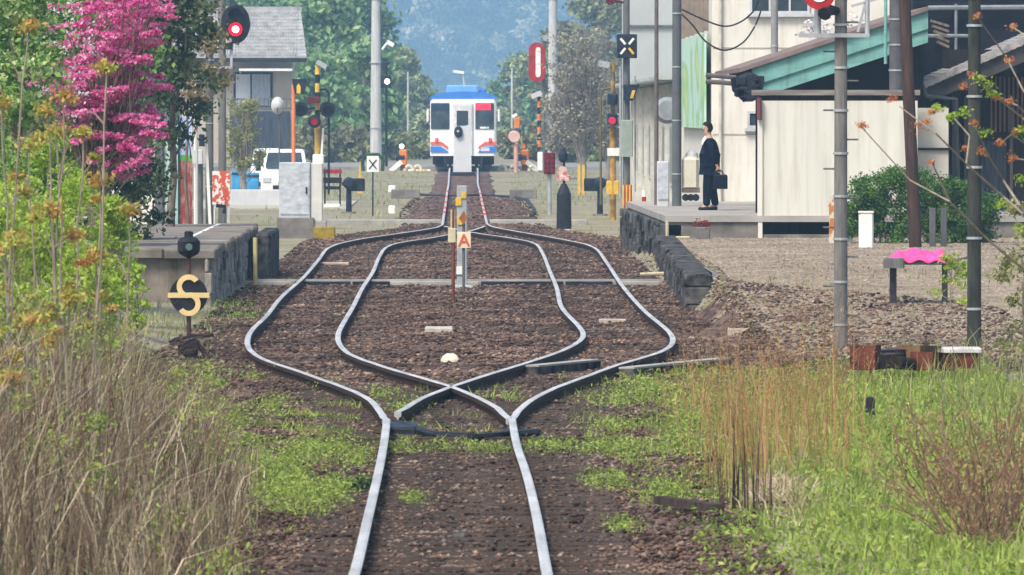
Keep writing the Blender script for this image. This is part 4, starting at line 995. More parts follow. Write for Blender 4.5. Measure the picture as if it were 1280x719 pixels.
d = 227; x = X(783, d)
gp = thing("signal_pole", "grey pole with a black X indicator and red and yellow striped sleeve", "signal pole", (x, d, -.15))
MB().cyl((x, d, -.15), (x, d, Z(-30, d)), .10, .085, 14).build("shaft", m_poled, gp)
xb = MB().bev(X(771, d), X(796, d), d - .35, d - .12, Z(73, d), Z(43, d), .02).build("indicator_box", m_black, gp)
for s in (-1, 1):
    MB().obox((X(783.5, d) - s * .17, d - .37, Z(58, d) - .2), (X(783.5, d) - s * .045, d - .37, Z(58, d) - .05), .02, .06).build("cross_bar", m_white if s > 0 else m_yel, xb)
    MB().obox((X(783.5, d) + s * .045, d - .37, Z(58, d) + .05), (X(783.5, d) + s * .17, d - .37, Z(58, d) + .2), .02, .06).build("cross_bar", m_white, xb)
ab = MB().prism([(X(779, d), Z(106, d)), (X(799, d), Z(106, d)), (X(791, d), Z(126, d)), (X(779, d), Z(126, d))], d - .4, d - .12).build("arrow_box", m_navy, gp)
MB().prism([(X(787, d), Z(123, d)), (X(791, d), Z(123, d)), (X(794, d), Z(113, d)), (X(790, d), Z(113, d))], d - .42, d - .402).build("yellow_arrow", m_yel, ab)
MB().bev(X(776, d), X(791, d), d - .25, d + .1, Z(196, d), Z(150, d), .02).build("green_grey_case", mat("green grey case", (.27, .32, .28), .7), gp)
MB().cyl(at(775.5, 85, d), at(775.5, 246, d), .03).cyl(at(794, 95, d), at(794, 240, d), .02).build("conduit", m_steel, gp)
for i in range(6):
    a = 778 + i * 2; MB().box(X(a, d), X(a + 2, d), d - .14, d - .105, -.15, Z(231, d)).build("sleeve_stripe", [m_yel, m_redp][i % 2], gp)
MB().rev_y(X(763, d), Z(0, d), [(d - .2, .11), (d - .1, .13), (d, .1)], 18).tube([at(763, 0, d), at(783, 4, d)], .03).build("top_lamp", m_reddk, gp)
d = 222
for px, lab in ((805, "thin white and red marker post beside the platform edge"),):
    t = thing("marker_post", lab, "post", (X(px, d), d, -.15))
    for i in range(5): MB().cyl((X(px, d), d, -.15 + i * .17), (X(px, d), d, -.15 + (i + 1) * .17), .055).build("band", [m_white, m_redp][i % 2], t)
# boxes on posts (point motors / indicator boxes)
def boxpost(px, topy, basey, side, lab):
    d = GD(basey, -.15); t = thing("indicator_box", lab, "trackside box", (X(px, d), d, -.15), "dark boxes on posts")
    s = side; a, b_ = sorted((px + s * 2, px + s * 20))
    MB().cyl((X(px, d), d, -.15), (X(px, d), d, Z(topy + 14, d)), .085, .07).build("post", m_navy, t)
    MB().bev(X(a, d), X(b_, d), d - .15, d + .25, Z(topy + 19, d), Z(topy + 3, d), .03).build("box", m_black, t)
    MB().rev_y(X(px, d), Z(topy + 9, d), [(d - .3, .10), (d - .25, .16), (d, .17), (d + .1, .12)], 14).build("motor_head", m_navy, t)
    MB().cyl((X(px - 9, d), d, Z(topy + 10, d)), (X(px + 9, d), d, Z(topy + 6, d)), .05).build("spindle", m_navy, t)
    MB().cyl((X(px, d), d, -.16), (X(px, d), d, -.1), .2).build("foot", m_concd, t)
boxpost(436, 220, 267, 1, "dark indicator box on a post right of the left crossing signal")
boxpost(765 - 15, 220, 270, -1, "dark indicator box on a post left of the right crossing signal")
# small X sign
d = 238
xs_ = thing("cross_sign", "small white sign with a black X inside a dark green hoop", "sign", (X(466, d), d, -.15))
MB().cyl((X(466, d), d + .03, -.15), (X(466, d), d + .03, Z(215, d)), .02).build("post", m_black, xs_)
pn = MB().box(X(458.5, d), X(473.5, d), d - .02, d, Z(215, d), Z(195, d)).build("plate", m_white, xs_)
for s in (-1, 1): MB().obox((X(466, d) - s * .10, d - .03, Z(207, d) - .09), (X(466, d) + s * .10, d - .03, Z(202, d) + .05), .01, .03).build("cross_stroke", m_black, pn)
MB().tube([at(454, 214, d + .1), at(453, 200, d + .1), at(459, 193, d + .1), at(473, 193, d + .1), at(479, 200, d + .1), at(478, 214, d + .1)], .05).build("hoop", mat("dark green hoop", (.04, .09, .05), .7), xs_)
# red band stack
d = 262
tr = thing("trackside_rack", "dark rack with a red top board behind the silver cabinet", "rack", (X(415, d), d, -.15))
MB().bev(X(404, d), X(427, d), d, d + .4, Z(217, d), Z(212, d), .02).build("red_board", m_redp, tr)
MB().box(X(404, d), X(427, d), d, d + .4, Z(229, d), Z(222, d)).box(X(405, d), X(426, d), d, d + .4, Z(237, d), Z(233, d)).build("shelf", m_dwood, tr)
for a in (405, 424): MB().box(X(a, d), X(a + 2, d), d + .1, d + .2, -.15, Z(211, d)).build("leg", m_dwood, tr)
solo("yellow_guard", MB().prism([(X(446, 300), -.1), (X(453, 300), -.1), (X(450, 300), Z(200, 300))], 300, 300.2), m_yel, "pointed yellow guard left of the small X sign", "guard", (X(449, 300), 300, -.1))
# far side of the crossing
d = 370; g = Hf(0, d)
lm_ = thing("signal_mast", "thin black mast with a bright white lamp left of the train", "railway signal", (X(483, d), d, g))
MB().cyl((X(483, d), d, g), (X(483, d), d, Z(74, d)), .06, .05).build("mast", m_black, lm_)
hb_ = MB().bev(X(476, d), X(489, d), d - .25, d - .05, Z(110, d), Z(94, d), .03).build("head", m_black, lm_)
MB().rev_y(X(484, d), Z(102, d), [(d - .30, .10), (d - .252, .115)], 18).build("white_lens", m_whlamp, hb_)
MB().tube([at(478, 78, d), at(483, 80, d), at(486, 77, d)], .1).build("top_lamp", m_navy, lm_)
MB().obox(at(484, 52, d), at(492, 57, d), .3, .18).tube([at(478, 62, d), at(484, 54, d)], .05).build("floodlight", m_white, lm_)
def barrier(px, d, lab, side):
    g = Hf(0, d); t = thing("crossing_barrier", lab, "crossing barrier", (X(px, d), d, g), "orange crossing barriers")
    MB().bev(X(px - 5, d), X(px + 5, d), d - .2, d + .3, g + .25, Z(187, d), .05).build("housing", m_orange, t)
    MB().cyl((X(px, d), d, g), (X(px, d), d, g + .3), .12).build("foot", mat("rusty foot", (.22, .07, .03)), t)
    MB().cyl((X(px - 9, d), d - .1, Z(197, d)), (X(px + 2, d), d - .1, Z(197, d)), .14).build("counterweight", m_navy, t)
    n = 7
    for i in range(n):
        a = px + side * (6 + i * 4); b_ = a + side * 4; MB().cyl((X(a, d), d - .1, Z(214, d)), (X(b_, d), d - .1, Z(214, d)), .07).build("arm_band", [m_white, m_yel][i % 2], t)
    MB().obox(at(px - side * 16, 214, d - .15), at(px - side * 2, 202, d - .15), .12, .2).build("guard_arm", m_white, t)
    MB().rev_y(X(px - 2, d), Z(183, d), [(d - .12, .10), (d, .1)], 12).build("lamp", m_orange if side < 0 else m_whlamp, t)
barrier(504, 362, "orange crossing barrier machine left of the train", 1)
barrier(656, 362, "orange crossing barrier machine right of the train", -1)
def hump(px, lab):
    d = 358; g = Hf(0, d); t = MB(); P = [(X(px + 4.5 * math.cos(a), d), d, g + .02 + .2 * math.sin(a)) for a in np.linspace(0, math.pi, 9)]; t.tube(P, .075, 8)
    solo("half_buried_tyre", t, mat("whitewashed tyre", (.62, .58, .42), .8, 0, .25, 6), lab, "tyre", (X(px, d), d, g), "whitewashed tyres by the crossing")
for px in (511, 522): hump(px, "whitewashed tyre half buried left of the train")
for px in (628, 642, 666): hump(px, "whitewashed tyre half buried right of the train")
# long red board
d = 352; g = Hf(0, d)
rb_ = thing("red_signal_board", "tall rounded red board with glaring white centre left of the right concrete pole", "signal", (X(673, d), d, g))
def stad(xc, zc, hw, hh, n=10): return [(xc + hw * math.cos(a), zc + (hh - hw) * (1 if math.sin(a) >= 0 else -1) + hw * math.sin(a)) for a in [2 * math.pi * (i + .5) / (2 * n) for i in range(2 * n)]]
xc, zc = X(671, d), Z(78, d)
MB().prism(stad(xc, zc, .33, .80)[::1], d - .25, d - .1).build("board", m_redp, rb_)
MB().prism(stad(xc + .05, zc, .10, .60)[::1], d - .28, d - .252).build("white_strip", mat("pale reflecting strip", (.8, .74, .66), .3, 0, .3, 6), rb_)
MB().cyl((X(680, d), d, g), (X(680, d), d, Z(48, d)), .06).build("mast", m_poled, rb_)
MB().rev_y(X(682, d), Z(48, d), [(d - .1, .12), (d + .1, .12)], 12).box(X(671, d), X(690, d), d - .1, d - .04, Z(77, d), Z(75, d)).build("bracket", m_steel, rb_)
d = 356; g = Hf(0, d)
cs = thing("crossing_signal", "distant crossing signal striped orange and black below the red board", "crossing signal", (X(674, d), d, g), "level crossing signals")
stripes(X(674, d), d, Z(200, d), Z(118, d), .08, cs, 10, (m_orange, m_black)); MB().cyl((X(674, d), d, g), (X(674, d), d, Z(200, d)), .08).build("pole", m_graylt, cs)
MB().obox(at(664, 121, d - .1), at(677, 116, d - .1), .2, .2).build("horn", m_graylt, cs)
MB().bev(X(672, d), X(681, d), d - .2, d, Z(213, d), Z(190, d), .03).build("white_case", m_white, cs)
cs2 = thing("crossing_signal", "distant crossing signal with orange and blue black heads nearer the train", "crossing signal", (X(646, d), d, g), "level crossing signals")
MB().cyl((X(646, d), d, g), (X(646, d), d, Z(142, d)), .05).build("pole", m_graylt, cs2)
MB().bev(X(643, d), X(650, d), d - .2, d, Z(160, d), Z(147, d), .03).build("upper_head", m_orange, cs2)
MB().bev(X(642, d), X(651, d), d - .2, d, Z(172, d), Z(162, d), .03).build("lower_head", m_navy, cs2)
MB().obox(at(640, 146, d - .1), at(646, 143, d - .1), .15, .12).build("horn", m_white, cs2)
ws_ = thing("warning_light", "faded pink round warning light on a post right of the train", "warning light", (X(644, 352), 352, g))
MB().cyl((X(645, 352), 352, g), (X(645, 352), 352, Z(180, 352)), .09).build("post", mat("faded pink", (.55, .30, .24), .7), ws_)
MB().rev_y(X(643, 352), Z(171, 352), [(351.8, .22), (352, .25)], 18).build("disc", mat("faded pink disc", (.58, .38, .32), .7), ws_)

# middle distance small pieces
d = 240
rsig = thing("low_signal", "dark red two column lamp box on a grey post right of the rails", "railway signal", (X(687, d), d, -.15))
MB().cyl((X(687, d), d, -.15), (X(687, d), d, Z(218, d)), .06).build("post", m_steel, rsig)
ho = MB().bev(X(680, d), X(694, d), d - .2, d + .05, Z(218, d), Z(191, d), .02).build("housing", m_reddk, rsig)
for i in range(4):
    for s in (-1, 1): MB().rev_y(X(687 + s * 3, d), Z(195.5 + i * 6, d), [(d - .22, .04), (d - .202, .045)], 10).build("lens", m_redoff, ho)
d = 209
sw_ = thing("switch_lamp_stand", "black cylindrical point indicator topped by a blue black lamp right of the rails", "point indicator", (X(705, d), d, -.15))
MB().lathe(X(705, d), d, [(-.15, .17), (-.1, .18), (Z(243, d), .17), (Z(236, d), .12), (Z(230, d), .06)], 18).build("drum", m_black, sw_)
MB().cyl((X(705, d), d, Z(232, d)), (X(705, d), d, Z(200, d)), .03).build("spindle", m_black, sw_)
MB().bev(X(696, d), X(713, d), d - .1, d + .1, Z(226, d), Z(219, d), .03).rev_y(X(703, d), Z(214, d), [(d - .04, .12), (d, .12)], 16).build("target", mat("pink white target", (.58, .42, .38), .7, 0, .1, 9, col2=(.4, .12, .1), thr=(.5, .55)), sw_)
MB().lathe(X(704, d), d, [(Z(203, d), .05), (Z(200, d), .11), (Z(193, d), .12), (Z(189, d), .06), (Z(186, d), .04)], 14).build("lamp", m_navy, sw_)
MB().lathe(X(705, d), d, [(-.15, .3), (-.11, .28)], 14).build("foot", m_conc, sw_)
d = 295
for a in (722, 727.5): 
    solo("yellow_stake", MB().box(X(a, d), X(a + 3.4, d), d, d + .08, -.15, Z(206, d)), m_yel, "one of two adjoining dull yellow stakes by the twiggy tree", "stake", (X(a, d), d, -.15), "yellow stakes")
d = 285
for a, b_, lab in ((489, 525, "dark concrete trough left of the far rails"), (637, 671, "dark concrete trough right of the far rails")):
    solo("cable_trough", MB().bev(X(a, d), X(b_, d), d, d + .5, -.2, Z(237, d), .02), m_concd, lab, "trough", (X(a, d), d, -.15), "dark troughs by the far track")
for px, ty, by, lab in ((490, 257, 267, "small white marker block nearer the left rail"), (490, 232, 240, "small white marker block farther from us, behind the dark trough"), (487, 262, 268, None)):
    if lab is None: continue
    d = GD(by, -.15); solo("marker_block", MB().bev(X(px - 4.5, d), X(px + 4.5, d), d, d + .2, -.16, Z(ty, d), .03), m_white, lab, "marker", (X(px, d), d, -.15), "white marker blocks")
d = 258
solo("white_slab", MB().bev(X(405, d), X(425, d), d, d + .4, -.15, -.03, .02), m_white, "white slab on the ground right of the silver cabinet", "slab", (X(415, d), d, -.15))
# concrete cable route crossing below the far points
d = 220
solo("cable_route", MB().bev(X(393, d), X(552, d), d, d + .5, -.16, -.02, .02).bev(X(612, d), X(735, d), d, d + .5, -.16, -.02, .02), m_conc, "long grey concrete duct lying across the far end of the loop", "cable duct", (0, d, -.15))
solo("black_hose", MB().tube([at(x_, y_, GD(y_, -.1)) for x_, y_ in [(524, 243), (560, 245.5), (600, 244), (640, 246), (660, 250), (668, 262), (664, 270)]], .045), m_black, "black hose snaking on the ground right of the far rails", "hose", (0, 280, -.1))
# pull rod and duct across the loop at mid distance
d = 141.5
rod = thing("signal_wire_duct", "thin black and white rod crossing all rails in front of the A post", "duct", (0, d, -.15))
rm = MB(); xs0 = X(320, d); xe = X(828, d); kk = 0; xx = xs0
m_rodb = m_black
while xx < xe:
    L = random.uniform(.5, 1.5); x2 = min(xx + L, xe)
    MB().bev(xx, x2 - .03, d - .06, d + .06, -.13, -.055, .012).build("segment", m_rodb if kk % 3 else m_conc, rod); xx = x2; kk += 1
MB().box(xs0, xe, d + .08, d + .14, -.14, -.02).build("lid", m_conc, rod)
# troughs near
tr1 = thing("steel_trough", "dark trough with pale lid running right beneath the right loop rail", "cable trough", (X(690, 93), 93, -.15))
for (a, b_) in (((664, 455.5), (742, 448)), ((783, 458), (905, 446))):
    pa, pb = at(*a, GD(a[1], .0)), at(*b_, GD(b_[1], .0)); pass
    MB().obox((pa[0], pa[1], -.10), (pb[0], pb[1], -.10), .16, .15).build("trough", m_stone, tr1)
    MB().obox((pa[0], pa[1], -.02), (pb[0], pb[1], -.02), .17, .02).build("lid", m_conc, tr1)
# switch rods at the near points
swr = thing("point_rodding", "black rods and plates tying the blades of the nearest points", "point rods", (0, 76, -.1))
MB().tube([(-.62, 77.2, -.06), (-.25, 74.6, -.07), (.1, 74.0, -.07), (.45, 74.9, -.07), (.62, 75.2, -.07)], .035).build("throw_rod", m_black, swr)
MB().bev(-.72, -.42, 75.6, 77.0, -.13, -.04, .02).build("slide_plate", m_black, swr); MB().bev(.30, .42, 74.7, 75.5, -.13, -.05, .02).build("slide_plate", m_black, swr)
MB().box(-1.1, 1.1, 74.1, 74.35, -.16, -.075).build("timber", m_sleeper, swr)
for (a, b_) in (((418, 484), (462, 490)),):
    solo("rail_stub", MB().obox((X(431, 87.5), 87.5, -.10), (X(462, 85.2), 85.2, -.10), .07, .07), m_rust, "short rusty rail stub beside the left stock rail", "rail stub", at(445, 486, 84))
# white stone and slabs
def rock(px, py, wpx, hpx, m, lab, name="stone", grp=None):
    d = GD(py, -.12); x = X(px, d); w_ = wpx * d / F / 2; h_ = hpx * d / F
    mb = MB(); n = 12; vs = []; fs = []
    prof = [(-.03, 1.0), (h_ * .35, .98), (h_ * .75, .75), (h_, .35)]
    for z, r in prof: vs += [(x + w_ * r * (1 + .12 * math.sin(k * 2.3 + z * 9)) * math.cos(2 * math.pi * k / n), d + w_ * .8 * r * (1 + .1 * math.cos(k * 1.7)) * math.sin(2 * math.pi * k / n), -.12 + z) for k in range(n)]
    for i in range(3):
        for k in range(n): fs.append((i * n + k, i * n + (k + 1) % n, (i + 1) * n + (k + 1) % n, (i + 1) * n + k))
    fs.append(tuple(range(3 * n, 4 * n))); mb.add(vs, fs)
    return solo(name, mb, m, lab, name.replace("_", " "), (x, d, -.12), grp)
rock(563, 453, 22, 11, mat("pale stone", (.66, .60, .46), .8, 0, .1, 8, bump=.3), "pale cream stone lying between the crossing rails")
d = GD(414, -.1)
solo("concrete_slab", MB().bev(X(531, d), X(566, d), d, d + .9, -.12, -.06, .015), mat("broken slab", (.44, .41, .36), .9, 0, .3, 5), "broken flat slab on the ballast behind the cream stone", "slab", (X(548, d), d, -.12))
for px, py, w_, lab in ((766, 402, 34, "narrow pale plank lying inside the right loop"), (925, 420, 30, "narrow pale plank beyond the right trough"), (416, 330, 40, "narrow pale plank inside the left loop")):
    d = GD(py, -.1); g = Hf(X(px, d), d) + .05
    solo("plank", MB().bev(X(px - w_ / 2, d), X(px + w_ / 2, d), d, d + .25, g - .06, g + .03, .01), mat("bleached plank", (.42, .35, .28), .85, 0, .3, 6), lab, "plank", (X(px, d), d, g), "planks on the ballast")
for px, py, lab in ((577, 672, "small black lump between the nearest rails"), (310, 560, None)):
    if lab: rock(px, py, 34, 7, m_stone, lab, "black_lump")
# dark clod patches on the ballast
for px, py, w_ in ((455, 615, 30),):
    d = GD(py, -.12); p = clumps([(X(px, d), d, -.08)], [.12], 500, .6, .35); v, f = leaves(p, rng.uniform(.01, .03, 500)); tag(np_mesh("moss_clump", v, f, L_dkgreen, None, (X(px, d), d, -.12)), "dark moss clump against the near left rail", "moss")

# A sign post group
d = 139; g = -.12
gpst = thing("grey_post", "grey square post with yellow patches between the loops", "post", (X(577, d), d, g))
MB().bev(X(571, d), X(584, d), d, d + .16, g, Z(232, d), .012).build("post", mat("blue grey post", (.33, .35, .355), .6, 0, .15, 3), gpst)
MB().bev(X(569.5, d), X(577, d), d - .02, d - .002, Z(257, d), Z(247, d), .005).bev(X(577, d), X(583, d), d - .02, d - .002, Z(248, d), Z(240, d), .005).bev(X(572, d), X(579, d), d - .02, d - .002, Z(281, d), Z(270, d), .005).build("yellow_patch", m_yel, gpst)
MB().box(X(570.5, d), X(578, d), d - .025, d - .002, Z(343, d), Z(333, d)).build("white_label", m_white, gpst)
MB().bev(X(566, d), X(592, d), d - .1, d + .4, g - .02, g + .06, .03).build("footing", m_conc, gpst)
d = 136
asg = thing("letter_sign", "cream sign reading A on a thin grey pole", "sign", (X(580, d), d, g))
MB().cyl((X(579.5, d), d + .04, g), (X(579.5, d), d + .04, Z(268, d)), .022).build("pole", m_poled, asg)
apl = MB().bev(X(571.5, d), X(588.5, d), d - .012, d + .01, Z(310, d), Z(290, d), .004).build("plate", mat("cream plate", (.72, .60, .40), .6), asg)
dm = MB().prism([(X(579.5, d), Z(281, d)), (X(584, d), Z(273, d)), (X(580, d), Z(263, d)), (X(573.5, d), Z(273, d))], d - .03, d - .01).build("diamond", mat("rusty brown diamond", (.30, .12, .03), .7, 0, .4, 8), asg)
fc = bpy.data.curves.new("letter", 'FONT'); fc.body = "A"; fc.size = .27; fc.align_x = 'CENTER'; fc.extrude = .003; fc.offset = .004
fo = bpy.data.objects.new("letter", fc); C.objects.link(fo); dg = bpy.context.evaluated_depsgraph_get(); me = bpy.data.meshes.new_from_object(fo.evaluated_get(dg)); bpy.data.objects.remove(fo)
me.materials.append(mat("red letter", (.60, .12, .08), .6)); lo = bpy.data.objects.new("letter", me); C.objects.link(lo); lo.parent = apl
L = origin(apl); lo.rotation_euler = (R(90), 0, 0); lo.location = Vector((X(580, d), d - .018, Z(307.7, d))) - L
d = 128.5
rps = thing("rusty_post", "rusty thin post with a cream block just left of the A sign", "post", (X(566, d), d, g))
MB().cyl((X(566.5, d), d, g), (X(566.5, d), d, Z(262, d)), .026).build("post", mat("rusty brown", (.16, .055, .035), .85, 0, .4, 6), rps)
MB().bev(X(560, d), X(570, d), d - .03, d + .03, Z(303, d), Z(285, d), .01).build("cream_block", mat("cream block", (.52, .45, .30), .8), rps)
MB().bev(X(563, d), X(569, d), d - .02, d + .02, Z(285, d), Z(262, d), .01).build("upper_plate", mat("pale olive plate", (.45, .38, .22), .8), rps)

# ------------------------------------------------------------ S switch marker
d = GD(452, Hf(-3.0, 96)); x = X(236, d); g = Hf(x, d)
sm = thing("switch_marker", "black round switch marker with cream S bar emblem and lamp on top", "switch marker", (x, d, g))
s_ = d / F
MB().lathe(x, d, [(Z(322, d), .03), (Z(318, d), .10), (Z(314, d), .125), (Z(302, d), .13), (Z(297, d), .09), (Z(296, d), .05), (Z(290, d), .05), (Z(289, d), .03)], 18).build("lamp", m_black, sm)
MB().rev_y(X(237, d), Z(309, d), [(d - .16, .035), (d - .12, .045)], 14).build("lamp_lens", mat("green grey lens", (.08, .13, .12), .2), sm)
MB().cyl((x, d, g), (x, d, Z(320, d)), .026).build("spindle", mat("rusty spindle", (.09, .045, .035), .8), sm)
pz = Z(369, d); dk_ = MB().rev_y(x, pz, [(d - .05, .215), (d - .035, .215)], 36).build("disc", m_black, sm)
mc = mat("cream enamel", (.70, .53, .24), .6, 0, .08, 6)
MB().box(x - 26 * s_, x + 26 * s_, d - .066, d - .054, pz - 3.2 * s_, pz + 3.2 * s_).build("cream_bar", mc, dk_)
def arc(cx, cz, r0, r1, a0, a1, y0, y1, n=16):
    vs = []; fs = []
    for k in range(n + 1):
        a = R(a0 + (a1 - a0) * k / n)
        for (yy, rr) in ((y0, r0), (y0, r1), (y1, r1), (y1, r0)): vs.append((cx + rr * math.cos(a), yy, cz + rr * math.sin(a)))
    for k in range(n):
        for j in range(4): fs.append((4 * k + j, 4 * k + (j + 1) % 4, 4 * (k + 1) + (j + 1) % 4, 4 * (k + 1) + j))
    fs += [(0, 1, 2, 3), (4 * n + 3, 4 * n + 2, 4 * n + 1, 4 * n)]
    return MB().add(vs, fs)
arc(x, pz + 11 * s_, 8.5 * s_, 15 * s_, 35, 262, d - .069, d - .053).build("s_curve", mc, dk_)
arc(x + 0 * s_, pz - 11 * s_, 8.5 * s_, 15 * s_, 82, -145, d - .069, d - .053).build("s_curve", mc, dk_)
st_ = MB().bev(x - .12, x + .1, d - .1, d + .1, g + .02, g + .22, .03)
st_.tube([(x, d, g + .3), (x + .16, d - .05, g + .12), (x + .22, d - .1, g)], .03).tube([(x - .1, d, g + .25), (x - .22, d, g + .2)], .03).tube([(x, d, g + .28), (x + .28, d, g + .3)], .025)
st_.cyl((x - .0, d - .12, g + .18), (x, d + .12, g + .18), .11).build("stand", mat("rusty black stand", (.03, .02, .022), .7, 0, .5, 7), sm)

# ------------------------------------------------------------ train
d = 357.0; tz = Hf(0, d) + .15; xc = X(579.2, d)
T = thing("train", "white diesel railcar with blue roof and red and blue front stripes", "train", (xc, d, tz))
def tx(px): return X(px, d)
hw = (tx(620.5) - tx(537.5)) / 2; LEN = 15.5
zb = Z(195, d); zt = Z(124, d)
# body with rounded front corners
def bodyring(y, hw_, z0, z1): return [(xc - hw_, y, z0), (xc + hw_, y, z0), (xc + hw_, y, z1), (xc - hw_, y, z1)]
body = MB(); rings = [(d, hw - .12), (d + .04, hw - .05), (d + .12, hw), (d + LEN, hw)]
vs = []
for y, q in rings: vs += bodyring(y, q, zb, zt)
fs = [(0, 3, 2, 1)]
fs = [(0, 1, 2, 3)]
for i in range(len(rings) - 1):
    for k in range(4): fs.append((i * 4 + k, (i + 1) * 4 + k, (i + 1) * 4 + (k + 1) % 4, i * 4 + (k + 1) % 4))
fs.append((15, 14, 13, 12)); body.add(vs, fs); tb_ = body.build("body", m_bwhite, T)
# arched roof
rp_ = [(xc - hw - .02, zt - .03)] + [(xc + (hw + .02) * math.cos(a), zt + .31 * math.sin(a) ** .75) for a in np.linspace(math.pi - .15, .15, 15)] + [(xc + hw + .02, zt - .03)]
rf = MB().prism(rp_, d + .02, d + LEN); rf.build("roof", m_bblue, T)
ra = MB().bev(X(558, d), X(598, d), d + 1.2, d + 3.6, zt + .28, Z(106.5, d), .05); ra.build("air_unit", m_lblue, T)
MB().bev(X(599, d), X(608, d), d + 1.6, d + 2.6, zt + .2, Z(111, d), .04).build("roof_vent", m_bblue, T)
yf = d - .03
for (a, b_) in ((538.6, 561.8), (594.2, 617.4)):
    o = MB().bev(X(a, d), X(b_, d), yf, d + .01, Z(161.5, d), Z(129, d), .03).build("cab_window", mat("cab glass", (.035, .055, .07), .15, 0, .6, 1.6, spec=.6), T)
    if a > 580:
        MB().box(X(594.8, d), X(613, d), yf - .012, yf - .001, Z(137.5, d), Z(130, d)).build("destination_display", m_display, o)
        MB().box(X(600, d), X(611, d), yf - .01, yf - .001, Z(161, d), Z(158.5, d)).build("cab_placard", m_white, o)
    else: MB().box(X(a + .6, d), X(b_ - .6, d), yf - .01, yf - .001, Z(138, d), Z(130, d)).build("blind", mat("dark blue blind", (.02, .05, .09), .5), o)
    MB().obox(at((a + b_) / 2 + 3, 160, d - .06), at((a + b_) / 2 - 2, 146, d - .06), .02, .02).build("wiper", m_black, o)
dr = MB().bev(X(565.3, d), X(591, d), d - .09, d + .01, zb + .02, Z(129, d), .03).build("gangway_door", mat("gangway white", (.66, .67, .68), .45), T)
MB().box(X(567.5, d), X(588.8, d), d - .11, d - .092, zb + .1, Z(132, d)).build("door_leaf", mat("door leaf", (.60, .61, .62), .5), dr)
MB().bev(X(570.8, d), X(585.2, d), d - .125, d - .111, Z(157, d), Z(138.5, d), .004).build("door_window", m_glass, dr)
for s in (-1, 1):
    def m_(px): return xc + s * (px) * d / F
    MB().prism([(m_(p), Z(q, d)) for p, q in ([(41, 177.5), (27, 177.5), (19, 183.5), (19.5, 186.5), (27, 181), (41, 181)][::(1 if s > 0 else -1)])], yf - .01, d + .02).build("red_stripe", m_bred, T)
    MB().prism([(m_(p), Z(q, d)) for p, q in ([(41, 183.2), (28, 183.2), (19.5, 189), (18.5, 190.5), (41, 190.5)][::(1 if s > 0 else -1)])], yf - .012, d + .02).build("blue_stripe", m_bblue, T)
    MB().bev(m_(33.5) - .06, m_(33.5) + .06, d - .08, d, Z(177.4, d), Z(172.5, d), .02).build("tail_lamp", m_bred, T)
    MB().bev(min(m_(43), m_(46)), max(m_(43), m_(46)), d + .1, d + .22, Z(152, d), Z(137, d), .03).build("mirror", m_white, T)
    mw_ = MB().cyl((xc + s * .48, d + 1.6, tz + .43), (xc + s * .60, d + 1.6, tz + .43), .43, .43, 22).cyl((xc + s * .48, d + 3.4, tz + .43), (xc + s * .60, d + 3.4, tz + .43), .43, .43, 22)
    mw_.build("wheel", m_rust, T)
    MB().bev(xc + s * .9 - .25, xc + s * .9 + .25, d + .3, d + 1.2, zb - .42, zb - .02, .03).build("underfloor_box", m_navy, T)
    MB().obox((xc + s * .75, d + .1, zb - .02), (xc + s * .70, d + .05, zb - .5), .1, .1).build("rail_guard", m_black, T)
MB().box(X(601, d), X(612, d), yf - .02, yf - .013, Z(189, d), Z(184.5, d)).build("number_plate", mat("pale lilac plate", (.55, .55, .78), .5), T)
MB().box(xc - hw + .1, xc + hw - .1, d + .3, d + LEN - .3, zb - .35, zb).build("underframe", m_black, T)
MB().bev(xc - .13, xc + .13, d - .35, d + .1, zb - .35, zb - .1, .03).build("coupler", m_navy, T)
for i in range(7):
    for s in (-1, 1): MB().box(xc + s * hw - .01, xc + s * hw + .01, d + 1.6 + i * 1.9, d + 2.9 + i * 1.9, zb + 1.0, zb + 1.75).build("side_window", m_glass, T)
# pale post standing in front of the train
d = 345; g = Hf(0, d)
gp2 = thing("indicator_post", "pale grey rectangular post with a black round lamp, in front of the train door", "post", (X(577, d), d, g))
MB().prism([(X(566, d), g), (X(589.5, d), g), (X(588.5, d), Z(155, d)), (X(580, d), Z(158, d)), (X(568, d), Z(164, d))], d, d + .12).build("panel", mat("pale grey panel", (.57, .58, .59), .5, 0, .06, 2), gp2)
o = MB().rev_y(X(573, d), Z(165, d), [(d - .14, .12), (d - .12, .17), (d - .002, .19)], 18, .9, 1.25).build("lamp", m_black, gp2)
MB().rev_y(X(572.5, d), Z(164, d), [(d - .16, .045), (d - .142, .05)], 12).build("lens", m_graylt, o)
MB().bev(X(562, d), X(594, d), d - .1, d + .2, g - .02, g + .18, .04).build("foot", m_black, gp2)

# ------------------------------------------------------------ things by the man
d = 172
ct = thing("platform_cart", "cream drum shaped cart on small wheels left of the man", "cart", (X(862, d), d, .83))
MB().bev(X(853, d), X(874, d), d, d + .5, Z(234, d), Z(196, d), .06).build("body", mat("cream drum", (.60, .58, .46), .6, 0, .1, 3), ct)
MB().lathe(X(865, d), d + .25, [(Z(198, d), .14), (Z(192, d), .12), (Z(188, d), .05)], 14).build("cap", m_graylt, ct)
for a in (857, 863.5, 870):
    MB().rev_y(X(a, d), Z(247, d), [(d, .07), (d + .08, .07)], 14).build("wheel", m_black, ct)
MB().box(X(853, d), X(875, d), d + .02, d + .4, Z(241, d), Z(234.5, d)).build("chassis", m_bark, ct)
d = 176
hdm = thing("hooded_mirror", "grey domed hood fixed on the thin dark platform pole", "hood", at(833, 140, d))
MB().rev_y(X(834, d), Z(138, d), [(d - .25, .20), (d - .1, .27), (d + .1, .26), (d + .2, .1)], 20, 1, 1).build("hood", mat("grey hood", (.26, .28, .29), .5), hdm)
MB().tube([at(820, 138, d), at(834, 138, d)], .03).build("arm", m_poled, hdm)
